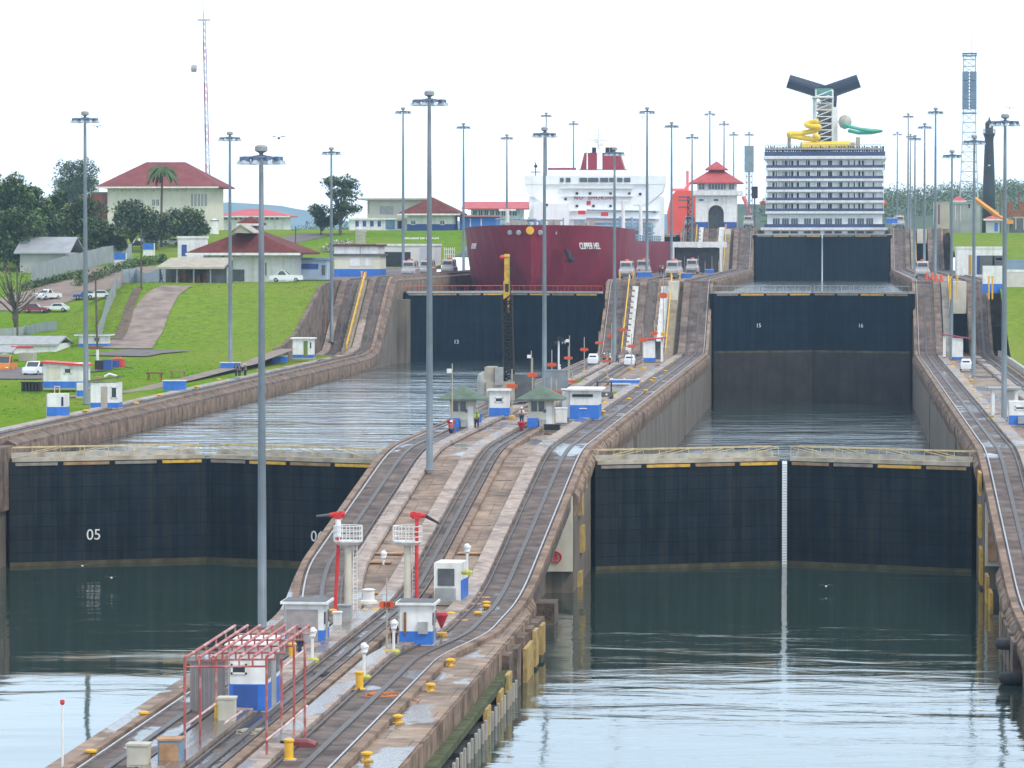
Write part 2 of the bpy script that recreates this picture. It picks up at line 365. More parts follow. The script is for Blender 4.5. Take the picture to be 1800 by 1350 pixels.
ys2 = sorted(set(stations(120, 1250)) | {686.9, 687.1, 1003.9, 1004.1})
dk = sweep(MB(), ys2, lambda Y: [(edgeL(Y)+.05, zdeck(Y)-1.6), (XR0+.6 if Y < 275 else XR0-.3, zdeck(Y)-1.6), (XR0+.6 if Y < 275 else XR0-.3, zdeck(Y)-.12), (edgeL(Y)+.05, zdeck(Y)-.12)])
dk.build('deck', deck, cw)
track(cw, -27.0, -22.0, 1, 120, 1250, lane_dx)
track(cw, -40.0, -35.0, -1, 120, 1250, lambda Y: 3.0*(1-sm(262, 300, Y)))
track(cw, -32.7, -29.0, 1, 120, 1250, lambda Y: -1.75*sm(385, 600, Y))
coping(cw, XR0, 1, 329, 660); coping(cw, XR0, 1, 276, 284); coping(cw, XR0, 1, 690, 980)
coping(cw, XL1, -1, 354, 655); coping(cw, XL1, -1, 690, 980)
coping(cw, XR0+.7, 1, 130, 274, k=.3)
# deck joints and planks
mb = MB()
for y in [300, 306, 312, 319, 326, 333, 340, 346]:
    mb.box((-34, y, zdeck(y)-.1), (1.9+rnd.uniform(-.4, .4), .45, .1)); mb.box((-28.1, y+2, zdeck(y+2)-.1), (1.4, .4, .1))
mb.build('deck_joint', curbm, cw)
mb = MB()
for px, py, wx in ((640, 1040, 2.6), (640, 1050, 2.6), (660, 1023, 2.4), (835, 967, 2.6), (680, 965, 2.4), (850, 1052, .9), (835, 1063, .9), (815, 1073, .9), (812, 1090, .8), (840, 1040, .8), (620, 1060, 1.2)):
    p = G(px, py, Z1+.3 if py > 1030 else Z1+2.0); z = zdeck(p.y)
    p = G(px, py, z); z = zdeck(p.y); mb.box((p.x, p.y, z-.03), (wx, 1.1, .1))
mb.build('deck_plank', plank, cw)
# chamber-face fenders and the white alcove beside the near right gate
mb = MB()
for y, z0, z1 in ((260, -.2, 2.2), (268, .2, 2.6), (240, -.4, 1.6), (231, -.4, 1.6), (246, -.2, 2.0), (274, .4, 2.4), (335, 5.8, 7.6), (337, 2.6, 4.8), (340, 7.8, 9.2), (334, -.2, 1.2)):
    xx = (XR0+1.3 if y < 276 else XR0+.05); mb.bb(xx, xx+.25, y, y+(6 if y in (260,) else 2.6), z0, z1)
    if y > 300: mb.bb(xx-1.0, xx+.15, y-.25, y-.05, z0, z1)
mb.build('fender_pad', M('yellowpad', (.44, .30, .10), .7, .25, 1.5, dirt=(.2, .13, .07), dsc=.8), cw)
mb = MB().bb(XR0-2.3, XR0+.0, 327.2, 327.9, 1.8, 7.9)
al = mb.build('alcove', cream, cw)

e = MB()
for i in range(16):
    a, b = 2*pi*i/16, 2*pi*(i+1)/16; e.tube((.42*cos(a), 0, .42*sin(a)), (.42*cos(b), 0, .42*sin(b)), .07, n=6)
e.box((0, 0, -.05), (.3, .06, .4)); e.box((0, 0, .22), (.12, .06, .25), top=(.2, 1))
e.build('emblem', red, al, (XR0-1.3, 327.1, 3.0))
mb = MB()
for y0, y1 in ((284, 290), (300, 304)): mb.bb(XR0-.9, XR0+.5, y0, y1, -3, 1.6)
for y in (250, 256, 262, 268, 274): mb.bb(XR0+.6, XR0+1.25, y, y+3.4, -3, Z1-.5-rnd.random()*.5)
mb.build('pier', brownw, cw)
# wide timber and tyre fenders along the foreground foot of the wall
mb = MB(); m2 = MB()
for i in range(24):
    y = 150+i*4.3; mb.bb(XR0+.68, XR0+1.5, y, y+3.5, -.4, .9+.25*(i % 2)); m2.bb(XR0+1.5, XR0+1.62, y+.3, y+.9, -.3, 1.1); m2.bb(XR0+1.5, XR0+1.62, y+2.2, y+2.8, -.3, 1.1)
mb.build('fender', rubber, cw); m2.build('fender_plank', concl, cw)
MB().bb(XR0+.65, XR0+1.4, 130, 250, 1.5, 1.9).build('ledge', M('moss', (.07, .085, .03), .9, .5, 1, .08, dirt=(.12, .10, .07), dsc=1), cw)
# between the tracks on the second and third flights: stairs, white retaining walls, yellow hand rails
def stairs(parent, x0, x1, y0, y1, z0, z1, mat, n=16):
    mb = MB()
    for i in range(n):
        a = y0+(y1-y0)*i/n; zz = z0+(z1-z0)*(i+1)/n; mb.bb(x0, x1, a, a+(y1-y0)/n+.02*(i+1)/n, z0-1, zz)
    return mb.build('stairs', mat, parent)
def handrail(parent, x, y0, y1, z0, z1, mat, n=8, name='handrail', h=1.0, r=.06):
    mb = MB()
    for i in range(n+1):
        t = i/n; y = y0+(y1-y0)*t; z = z0+(z1-z0)*t; mb.tube((x, y, z), (x, y, z+h), r, n=5)
    mb.tube((x, y0, z0+h), (x, y1, z1+h), r, n=5); mb.tube((x, y0, z0+h*.5), (x, y1, z1+h*.5), r*.8, n=5)
    return mb.build(name, mat, parent)
for (yb, zb, zn, ye) in ((661, Z2, Z3, 687), (982, Z3, Z4, 1004)):
    f = 1
    stairs(cw, -29.2, -27.75, yb-1, ye-1, zb-.1, zn-.2, stepm)
    handrail(cw, -36.1, yb-1, ye-2, zb, zn, yel2, r=.09); handrail(cw, -28.9, yb-1, ye-2, zb, zn, yel2, r=.09)
    mb = MB()
    for xa, xb in ((-35.5, -34.5), (-30.65, -29.3)):
        for k in range(12): mb.bb(xa, xb, yb+k*2, yb+k*2+2, zb-.1, zt(yb+k*2+1)+.45)
    mb.build('retaining_wall', white, cw)
    MB().bb(-30.4, -29.55, yb-.15, yb+.05, zb, zb+1.2).build('doorway', dark, cw)
    MB().bb(-29.25, -27.7, yb+18, ye, zb+7, zn-.12).build('head_wall', cream, cw)
# --- right wall
rw = thing('lock_wall', 'concrete lock wall on the right bank with ramped tow track, grass beside it', 'lock wall')
def edgeRR(Y):
    x = XR1
    if 300 < Y < 334: x = XR1+2.4
    if 414 < Y < 419 or 540 < Y < 545: x = XR1+.9
    return x
ys = sorted(set(stations(230, 1250)) | {299.9, 300.1, 333.9, 334.1, 413.9, 414.1, 418.9, 419.1, 539.9, 540.1, 544.9, 545.1})
sweep(MB(), ys, lambda Y: [(edgeRR(Y), -8), (27, -8), (27, zdeck(Y)-1.7), (17, zdeck(Y)-1.7), (16.5, zt(Y)-1.25), (edgeRR(Y), zt(Y)-1.25)]).build('wall_body', wallm, rw)
ys2b = sorted(set(stations(230, 1250)) | {686.9, 687.1, 1003.9, 1004.1})
sweep(MB(), ys2b, lambda Y: [(XR1+.2, zdeck(Y)-1.6), (27, zdeck(Y)-1.6), (27, zdeck(Y)-.12), (XR1+.2, zdeck(Y)-.12)]).build('deck', deck, rw)
track(rw, 11.7, 16.4, -1, 230, 1250); track(rw, 20.6, 24.4, 1, 240, 1250)
coping(rw, XR1, -1, 345, 655); coping(rw, XR1, -1, 690, 980); coping(rw, XR1, -1, 240, 298)
sweep(MB(), stations(356, 655), lambda Y: [(24.9, zt(Y)-1), (25.4, zt(Y)-1), (25.4, zt(Y)+.9), (24.9, zt(Y)+.9)]).build('parapet', concl, rw)
for (yb, zb, zn, ye) in ((661, Z2, Z3, 687), (982, Z3, Z4, 1004)):
    stairs(rw, 16.5, 17.6, yb-1, ye-1, zb-.1, zn-.2, concl); handrail(rw, 17.7, yb-1, ye-2, zb, zn, yel2, r=.09)
    MB().bb(18.1, 20.5, yb+16, ye, zb+6.5, zn-.13).build('bridge_wall', cream, rw); MB().bb(18.1, 20.5, yb+17, yb+17.4, zb, zb+6.5).build('doorway', gateb, rw)
mb = MB()
for y, z0, z1 in ((338, 7.5, 9.4), (337, 4.0, 6.6), (334.5, .3, 3.3), (320, -.2, 2.2), (312, -.5, 1.6), (290, -.2, 1.8)):
    mb.bb(XR1-.25, XR1-.02, y, y+4, z0, z1)
mb.build('fender_pad', yel, rw)
mb = MB()
for y in (262, 268, 274, 280): mb.bb(XR1-.6, XR1+.6, y, y+4, -3, Z1-.6)
mb.build('pier', brownw, rw)
a2 = MB().bb(XR1+.1, XR1+2.4, 333.1, 333.8, 2.0, 7.2).build('alcove', cream, rw); MB().bb(XR1+.3, XR1+1.2, 332.9, 333.1, 2.4, 5.6).build('alcove_door', plank, rw)
mb = MB()
for z in (-.2, 1.1):
    mb.lathe((0, 0, 0), [(.55, -.35), (.95, -.3), (1.05, 0), (.95, .3), (.55, .35)], 18)
def tyre(y, z):
    t = MB(); t.lathe((0, 0, 0), [(.5, -.35), (.9, -.32), (1.05, 0), (.9, .32), (.5, .35)], 20)
    o = t.build('roller_fender', rubber, None, (XR1-.5, y, z), True)
    return tag(o, 'black rubber wheel fender on the right wall foot, %s of the two' % ('upper' if z > 1 else 'lower'), 'fender', 'wheel fenders on the right wall')
tyre(268, 2.0); tyre(262, .4)
# --- left wall
lw = thing('lock_wall', 'concrete lock wall along the left bank, rusty brown edge and curved ramps', 'lock wall')
WL = 22
def edgeLL(Y): return XL0
sweep(MB(), stations(200, 1250), lambda Y: [(-83, -8), (XL0, -8), (XL0, zt(Y, WL)-1.25), (-83, zt(Y, WL)-1.25)]).build('wall_body', wallm, lw)
track(lw, -78.2, -74.6, 1, 200, 1250, wl=WL, off=.6)
track(lw, -83.0, -79.4, 1, 250, 1250, wl=WL, off=.2)
coping(lw, XL0, 1, 354, 630, WL, k=.35); coping(lw, XL0, 1, 665, 980, WL, k=.35)
sweep(MB(), stations(356, 1000), lambda Y: [(-74.7, zt(Y, WL)-1.5), (XL0+.1, zt(Y, WL)-1.5), (XL0, zt(Y, WL)+.1), (-74.7, zt(Y, WL)+.55)]).build('edge_slab', brownw, lw)
stairs(lw, -79.35, -78.3, 637, 663, Z2+.9, Z3+.3, stepm); handrail(lw, -78.6, 637, 662, Z2+1.2, Z3+.5, yel2, r=.09)
MB().bb(XL0-2, XL0+1.6, 666, 672, 4, Z3-3).build('pier', wallm, lw)
mb = MB()
for z in (1.2, 3.6, 6.2): mb.bb(XL0-.3, XL0+.5, 345, 346, z, z+1.4)
mb.build('fender_pad', yel, lw)
MB().bb(XL0-6, XL0+.35, 347, 353.5, 5, 10.6).build('pier', brownw, lw)
# --- terrain
def HW(Y): return lin(Y, [(0, 11), (560, 11.2), (600, 12), (640, 14), (680, 17), (720, 20.3), (760, 23.2), (800, 25.2), (950, 29), (1100, 32), (1600, 32.4)])
def HE(Y): return lin(Y, [(0, 10.6), (480, 10.9), (560, 11.6), (598, 13.2), (612, 14.6), (642, 21.6), (655, 22.3), (780, 22.6), (850, 24.5), (940, 31.5), (1000, 32.3), (1600, 32.4)])
def hterr(X, Y):
    if X < 0:
        t = sm(-131, -114, X) if Y > 600 else sm(-131, -114, X)
        t2 = sm(840, 960, Y); tt = max(t, t2*sm(-190, -150, X))
        h = HW(Y)*(1-tt)+HE(Y)*tt
        h += .5*noise.noise(Vector((X*.02, Y*.02, 0)))*sm(-90, -110, X)
        if X < -150: h += sm(-150, -260, X)*sm(600, 900, Y)*3
        return h
    return lin(Y, [(0, 9.6), (600, 10.3), (618, 11.6), (660, 21.2), (680, 22.0), (890, 22.4), (975, 31.4), (1600, 32.5)])
def T(px, py, y0=330, y1=1500):
    d = ray(px, py); o = Vector((0, 0, CH)); y = y0
    while y < y1:
        p = o+d*(y/d.y)
        if p.z <= hterr(p.x, y): return Vector((p.x, y, hterr(p.x, y)))
        y += 1.5
    p = o+d*(y1/d.y); return Vector((p.x, y1, hterr(p.x, y1)))
def terrain(name, x0, x1, y0, y1, st, mat):
    mb = MB(); nx = int((x1-x0)/st); ny = int((y1-y0)/st); k = 0
    for j in range(ny+1):
        for i in range(nx+1):
            x = x0+(x1-x0)*i/nx; y = y0+(y1-y0)*j/ny; mb.v.append((x, y, hterr(x, y)))
    for j in range(ny):
        for i in range(nx):
            a = j*(nx+1)+i; mb.f.append((a, a+1, a+nx+2, a+nx+1)); mb.m.append(0)
    o = mb.build(name, mat, smooth=True); o['kind'] = 'structure'; return o
terrain('ground', -420, -83.6, 300, 1600, 4, grass)
o = MB().bb(-83.7, -78.25, 300, 636, 8, 11.02).build('ground', grass); o['kind'] = 'structure'
sweep(MB(), [658, 700, 980, 980.1, 1003, 1250], lambda Y: [(-79.5, 15), (-78.2, 15), (-78.2, zt(Y, WL)+.3), (-79.5, zt(Y, WL)+.3)]).build('deck', deck, lw)
sweep(MB(), [590, 598, 605, 612, 620, 630, 642, 655, 670, 700], lambda Y: [(-83.7, 9), (-83.1, 9), (-83.1, HE(Y)+.3), (-83.7, HE(Y)+.3)]).build('retaining_wall', brownw, lw)
terrain('ground', 25.4, 260, 240, 1600, 4, grass)
g0 = sheet('ground', -9000, 9000, 1500, 14000, 24, hillm); g1 = sheet('ground', -6000, 6000, -400, 3000, -9, hillm)
def strip(name, pts, wd, mat, lift=.12, kind='structure', flat=None):
    """road laid over the terrain along points of the ground"""
    q = []
    for a, b in zip(pts, pts[1:]):
        n = max(2, int((b-a).length/3))
        for i in range(n): q.append(a.lerp(b, i/n))
    q.append(pts[-1]); mb = MB(); L = []
    W = wd if hasattr(wd, '__len__') else (wd, wd)
    for i, p in enumerate(q):
        d = (q[min(i+1, len(q)-1)]-q[max(i-1, 0)]); d.z = 0; d.normalize(); n = Vector((-d.y, d.x, 0)); ww = W[0]+(W[1]-W[0])*i/(len(q)-1)
        row = []
        for k in range(5):
            s = (k/4-.5)*ww; x, y = p.x+n.x*s, p.y+n.y*s; row.append((x, y, hterr(x, y)+lift))
        L.append(row)
    mb.loft(L, close=False); o = mb.build(name, mat, smooth=True); o['kind'] = kind; return o
strip('road', [T(222, 614), T(236, 600), T(252, 578), T(266, 550), T(285, 522), T(312, 503)], (7.5, 5), M('trackdirt', (.26, .20, .17), .9, .25, .5, .05, dirt=(.15, .115, .10), dsc=.3))
strip('road', [T(205, 628), T(250, 620), T(300, 622)], 9, asphalt, .16)
strip('road', [T(0, 548), T(60, 530), T(120, 512), T(175, 492), T(230, 470)], 14, path)
strip('road', [T(0, 668), T(60, 655), T(110, 650)], 16, asphalt, .14)
strip('path', [T(205, 600), T(222, 565), T(229, 540), T(243, 508)], (1.8, 1.2), M('ditch', (.13, .09, .06), .9, .4, .8), .2)
strip('path', [T(110, 700), T(230, 690), T(330, 668), T(420, 645), T(505, 615)], 2.6, path)
strip('road', [T(560, 412), T(500, 425), T(430, 440)], 9, asphalt)
for X0, X1, Y0, Y1 in ((-250, -84, 684, 820),):
    mb = MB(); n = 24
    for j in range(n):
        for i in range(n):
            xs = [X0+(X1-X0)*(i+q)/n for q in (0, 1)]; yy = [Y0+(Y1-Y0)*(j+q)/n for q in (0, 1)]
            if xs[0] < -125: continue
            mb.face([(xs[0], yy[0], hterr(xs[0], yy[0])+.1), (xs[1], yy[0], hterr(xs[1], yy[0])+.1), (xs[1], yy[1], hterr(xs[1], yy[1])+.1), (xs[0], yy[1], hterr(xs[0], yy[1])+.1)])
    o = mb.build('pavement', asphalt); o['kind'] = 'structure'
# ================================================================ LOCK GATES
def gate_leaf(label, x0, x1, yh, zb, zt_, skinm, number=None, apex=8.2, gapx=0, walk=.95, nx=.5, nz=.28, rail=None, wall_=True, stripe=None, padmat=None, flip=False):
    """leaf hinged at x0 (wall side) meeting at x1; it points up the canal"""
    t = thing('gate_leaf', label, 'lock gate', (x0, yh, zb), 0, 'mitre gate leaves of the locks')
    dx = x1-x0; dy = apex; L = math.hypot(dx, dy)-.42; a = math.atan2(dy, dx); t.rotation_euler[2] = a
    s = 1; k = 1 if dx > 0 else -1                      # local +X runs from hinge to mitre; outer face towards the camera
    fy = -1 if dx > 0 else 1
    H = zt_-zb
    p = MB().bb(0, L, -.9, .9, -3, H)
    for i in range(1, 9): p.bb(L*i/9-.05, L*i/9+.05, fy*.9-.03, fy*.9+.03, .3, H-.3)
    for j in range(1, 6): p.bb(.2, L-.2, fy*.9-.02, fy*.9+.02, H*j/6-.04, H*j/6+.04)
    p.build('panel', skinm, t)
    MB().bb(.02, L-.02, fy*.97-.06, fy*.97+.06, -.5 if wall_ is True else wall_-zb-.25, .32 if wall_ is True else wall_-zb+.1).build('scum_line', M('scum', (.075, .06, .03), .8, .5, .8, streak=.4), t)
    if wall_ is not True: MB().bb(.02, L-.02, fy*.96-.05, fy*.96+.05, -3, wall_-zb).build('mud_band', mudm, t)
    w = MB().bb(0.3, L-.2, -.75, .75, H, H+.35); w.build('walkway', M('tandeck', (.42, .37, .29), .8, .3, 1, dirt=(.2, .15, .1), dsc=.5) if rail is None else greym, t)
    r = MB(); th_ = .035 if rail is None else .03
    for q in (-.75, .75):
        for i in range(9): x = .3+(L-.6)*i/8; r.tube((x, q, H+.3), (x, q, H+.3+walk), th_, n=5)
        r.tube((.3, q, H+.3+walk), (L-.3, q, H+.3+walk), th_*1.3, n=5)
        for i in range(4 if rail is None else 0): x = .3+(L-.6)*i/4; r.tube((x, q, H+.35), (x+(L-.6)/4, q, H+.25+walk), .04, n=5)
    r.build('handrail', rail or yeld, t)
    if rail is None: MB().bb(.4, L-.4, fy*-.1-.03, fy*-.1+.03, H+.3, H+.8).build('walkway_panel', M('palepanel', (.40, .38, .34), .75, .3, 1, dirt=(.22, .17, .11), dsc=.7), t)
    b = MB()
    for i, (u, v) in enumerate(((.03, .24), (.27, .5), (.53, .74), (.77, .97))): b.bb(L*u, L*v, fy*.92-.12, fy*.92+.12, H-.34, H-.08, mi=(0, 1, 2, 1, 0, 2)[(i+int(abs(x0))) % 6])
    b.build('fender_strip', [yel, M('worngrey', (.24, .21, .17), .8, .35, 1), M('worntan', (.30, .19, .09), .8, .4, 1)], t)
    if number:
        text(number, 1.35 if zb < .5 else .95, white, 'number', t, (L*nx, fy*1.0, H*nz), (pi/2, 0, 0 if fy < 0 else pi), ext=.02)
    return t
XM0, XM1 = (XL0+XL1)/2, (XR0+XR1)/2
gate_leaf('near gate leaf with white number 05 in the left chamber', XL0, XM0, GA, W0, 9.2, gatem, '05', nx=.42)
gate_leaf('near gate leaf with white number 06 beside the centre wall', XL1, XM0, GA, W0, 9.2, gatem, '06', nx=.345)
gate_leaf('near unnumbered gate leaf left of the bright gap in the right chamber', XR0, XM1-.22, GA, W0, 9.2, gatem, wall_=True)
gate_leaf('near unnumbered gate leaf right of the bright gap in the right chamber', XR1, XM1+.26, GA, W0, 9.2, gatem)
gate_leaf('distant blue gate leaf with small number 13 below the red tanker', XL0, XM0, GB, 7, 20.3, gateb, '13', rail=orange, nx=.5, nz=.38)
gate_leaf('distant blue gate leaf with small number 14 behind the black crane boom', XL1, XM0, GB, 7, 20.3, gateb, '14', rail=orange, nx=.38, nz=.38)
gate_leaf('distant blue gate leaf numbered 15, left of the two', XR0, XM1, GB, 1, 20.3, gateb, '15', wall_=10.6, rail=greym, nx=.45, nz=.72)
gate_leaf('distant blue gate leaf numbered 16, right of the two', XR1, XM1, GB, 1, 20.3, gateb, '16', wall_=10.6, rail=greym, nx=.5, nz=.72)
gate_leaf('farthest gate leaf under the cruise ship stern, left of its bright slit', XR0, XM1-.12, GC, 18, 30.9, gateb, rail=beige)
gate_leaf('farthest gate leaf under the cruise ship stern, right of its bright slit', XR1, XM1+.12, GC, 18, 30.9, gateb, rail=beige)
gate_leaf('farthest gate leaf hidden mostly behind the red tanker', XL0, XL1-.1, GC, 18, 30.9, gateb, rail=beige)
# leaking water as a white foam strip with thin rungs in the gap of the near right gate
t = thing('gate_leak', 'white ribbed strip of leaking water in the slit between the near right gate leaves', 'gate seal', (XM1+.02, GA+6.9, 0))
mb = MB()
foam = M('foam', (.92, .94, .95), .5, .03, 2, spec=.6)
mb.bb(-.2, .22, -.1, .1, -.3, 9.2)
for i in range(38): mb.bb(-.24, .26, -.16, .06, i*.24, i*.24+.035, mi=1)
mb.build('leak', [foam, greym], t)
t = thing('gate_leak', 'narrow white seal between the farthest gate leaves under the cruise ship', 'gate seal', (XM1, GC+6.9, 18)); MB().bb(-.16, .16, 0, .2, -1, 12.8).build('leak', foam, t)
# ================================================================ LIGHT MASTS
def lamp_proto(name, label, cat, floods=True):
    t = thing(name, label, cat, (0, 0, 0), 0, 'tall light masts along the locks')
    MB().lathe((0, 0, 0), [(.42, 0), (.42, .12), (.3, .14), (.28, 8), (.235, 16), (.19, 24), (.14, 31.0)], 12).build('pole', steel, t, smooth=True)
    mb = MB(); n = 10
    for i in range(n):
        a, b = 2*pi*i/n, 2*pi*(i+1)/n; mb.tube((1.15*cos(a), 1.15*sin(a), 30.6), (1.15*cos(b), 1.15*sin(b), 30.6), .08, n=5)
        if i % 2 == 0: mb.tube((.1*cos(a), .1*sin(a), 30.75), (1.15*cos(a), 1.15*sin(a), 30.6), .05, n=4)
    mb.build('lamp_ring', lampr, t)
    fl = MB()
    for i in range(n):
        a = 2*pi*i/n; x, y = 1.25*cos(a), 1.25*sin(a); fl.box((x, y, 30.55), (.34, .34, .26), a); fl.box((x, y, 30.3), (.74, .34, .24), a, 1, top=(.8, .6))
    fl.build('floodlight', [lampr, M('lamplight', (.45, .50, .56), .4, .1, 2)], t)
    MB().lathe((0, 0, 31.0), [(.12, -.1), (.42, .05), (.42, .32), (.3, .42), (.05, .45)], 14).build('cap', greym, t)
    return t
lp = lamp_proto('light_mast', 'x', 'light mast')
LAMPS = [  # px of the foot, py of the top, distance, foot level, label
 (460, 252, 263, Z1, 'nearest and thickest light mast, rising behind the red pipe frame'),
 (755, 157, None, 9.5, 'tall light mast on the centre wall left of the green-roofed kiosks'),
 (957, 222, None, Z2, 'light mast in front of the red tanker bow beside its yellow badge'),
 (1080, 258, None, Z2, 'light mast on the middle ramp seen against the tanker bow right side'),
 (1137, 188, None, Z3, 'light mast crossing the right wing of the tanker bridge'),
 (1180, 214, None, Z3, 'light mast between the tanker and the orange ship'),
 (1216, 235, None, Z3, 'light mast just left of the control tower roof'),
 (1247, 195, None, Z4, 'tallest light mast behind the control tower'),
 (1272, 213, None, Z4, 'thin light mast right of the control tower peak'),
 (1289, 232, None, Z4, 'faint light mast over the right eave of the control tower'),
 (151, 192, 434, 11.2, 'light mast on the left lawn beside the open white hut'),
 (405, 229, 547, 11.5, 'thin light mast on the left lawn near the three workers in blue'),
 (583, 257, 643, 13, 'light mast at the foot of the left bank ramp'),
 (709, 187, 759, 22.5, 'light mast standing in front of the pale office below the lettered lawn'),
 (815, 215, 857, 22.5, 'light mast left of the tanker bow by the barred white gate'),
 (891, 235, 944, 22.5, 'light mast in front of the long pink-red roof'),
 (960, 197, 1109, Z4, 'faint light mast directly behind the one at the tanker bow'),
 (1008, 212, 1184, Z4, 'faint light mast left of the tanker funnel'),
 (1765, 201, 417, Z2, 'thick light mast at the right edge beside the white blue hut'),
 (1711, 238, 567, Z2, 'light mast on the right bank in front of the black lighthouse'),
 (1672, 264, 645, Z2, 'shorter looking light mast left of the lighthouse with dark crown'),
 (1643, 190, 769, Z3, 'tall light mast on the right bank, foot by the orange cones'),
 (1624, 217, 865, Z3, 'second light mast left of the tall one on the right bank'),
 (1607, 238, 959, Z3, 'low light mast over the far right wooded hill'),
 (1595, 200, 1123, Z4, 'thin light mast just right of the cruise ship, near the ramp top'),
 (1576, 232, 1303, Z4, 'faintest light mast touching the cruise ship right side'),
 (1599, 236, 1310, Z4, 'faint light mast low between two others on the right bank'),
 (1316, 232, 1290, Z4, 'faint light mast above the grey panel pole'),
]
for px, pt, Y, zb, lab in LAMPS:
    if Y is None: Y = FPX*(zb+31.6+.3-CH)/(432-pt); 
    if px == 957: Y = 500
    if px == 1080: Y = 618
    hh = ZA(pt, Y)-zb
    place(lp, USED, (XA(px, Y), Y, zb-.15), rnd.random(), lab, (1.0, 1.0, (hh+.1)/31.45))
# ================================================================ CABINS ON THE WALLS
def cabin(loc, wdt, dep, h, label, cat='cabin', rz=0, blue_h=.9, roof='flat', roofmat=None, door='right', name='control_cabin', window=(0, .6, .5, .3), wallmat=None, ov=.25, base=None, group=None, slope=0):
    t = thing(name, label, cat, loc, rz, group); W = wallmat or white; B = base or blue
    w2, d2 = wdt/2, dep/2
    mb = MB().bb(-w2, w2, -d2, d2, blue_h, h); mb.bb(-w2-.02, w2+.02, -d2-.02, d2+.02, 0, blue_h, 1); mb.build('wall', [W, B], t)
    if roof == 'flat':
        r = MB().bb(-w2-ov, w2+ov, -d2-ov, d2+ov, h, h+.16); r.bb(-w2-ov+.12, w2+ov-.12, -d2-ov+.12, d2+ov-.12, h+.16, h+.2, 1); r.build('roof', [W, roofmat or dgrey], t)
    elif roof == 'hip':
        MB().hip(-w2, w2, -d2, d2, h, h+.42*min(wdt, dep)+.1, ov=ov).build('roof', roofmat or green, t)
    elif roof == 'shed':
        m = MB(); m.loft([[(-w2-ov, -d2-ov, h+.05), (w2+ov, -d2-ov, h+.05+slope), (w2+ov, -d2-ov, h+.25+slope), (-w2-ov, -d2-ov, h+.25)], [(-w2-ov, d2+ov, h+.05), (w2+ov, d2+ov, h+.05+slope), (w2+ov, d2+ov, h+.25+slope), (-w2-ov, d2+ov, h+.25)]]); m.build('roof', roofmat or redroof, t)
    if window:
        u, v, a, b = window; x, z = u*wdt, v*h; ww, hh = a*wdt, b*h
        wi = MB().bb(x-ww/2, x+ww/2, -d2-.04, -d2+.02, z-hh/2, z+hh/2).build('window', glass, t)
        f = MB()
        for q in (-1, 1): f.bb(x+q*ww/2-.05, x+q*ww/2+.05, -d2-.07, -d2+.02, z-hh/2-.05, z+hh/2+.05); f.bb(x-ww/2-.05, x+ww/2+.05, -d2-.07, -d2+.02, z+q*hh/2-.05, z+q*hh/2+.05)
        f.build('frame', W, wi)
    if door == 'right':
        MB().bb(w2-.0, w2+.05, -d2*.35, d2*.35, .1, h*.78).build('door', greym, t)
        for q in (-.68, .68): MB().bb(w2, w2+.04, q*d2-.22*dep/2, q*d2+.22*dep/2, h*.5, h*.8).build('window', glass, t)
    if door != 'none' and name.endswith(('cabin', 'hut')): MB().tube((-w2-.06, -d2-.06, .1), (-w2-.06, -d2-.06, h), .04, n=5).build('drain_pipe', greym, t); MB().bb(-w2-.1, w2+.1, -d2-.1, d2+.1, -.1, .06).build('plinth', concl, t)
    if door == 'front': MB().bb(-.35, .35, -d2-.04, -d2, .05, 2.0).build('door', blued, t)
    elif door == 'open':                                 # dark opening in the front
        MB().bb(-w2*.75, w2*.75, -d2-.03, -d2+.05, .1, h*.8).build('opening', dgrey, t)
    return t
def at(px, py, z): return G(px, py, z)
p = at(541, 1133, Z1)
c1 = cabin(p+Vector((-.2, 1.3, 0)), 2.4, 2.6, 2.55, 'open-fronted white blue cabin behind the red pipe frame, worker at its mouth', blue_h=.9, roofmat=dgrey, door='right', window=None, ov=.3)
MB().bb(-1.15, .85, -1.34, -1.28, 0, 2.2).build('shutter', M('shutter', (.34, .30, .29), .7, .15, 2), c1)
p = at(731, 1135, Z1)
c2 = cabin(p+Vector((0, 1.2, 0)), 2.05, 2.4, 2.55, 'white and blue cabin beside the orange sign numbered 10', door='right', window=None)
MB().bb(.15, .75, -1.4, -1.2, .75, 1.5).build('equipment_box', greym, c2); MB().bb(-.75, -.6, -1.3, -1.2, .7, 2.1).build('pipe', rust, c2)
p = at(436, 1252, Z1)
c3 = cabin(p+Vector((0, 2.6, 0)), 2.0, 5.0, 3.5, 'white and blue cabin under the red pipe frame, dark side window', door='right', blue_h=1.5, window=(-.25, .66, .38, .13), roofmat=white)
MB().bb(-.8, .5, -2.56, -2.5, .2, 1.45).build('door', blued, c3)
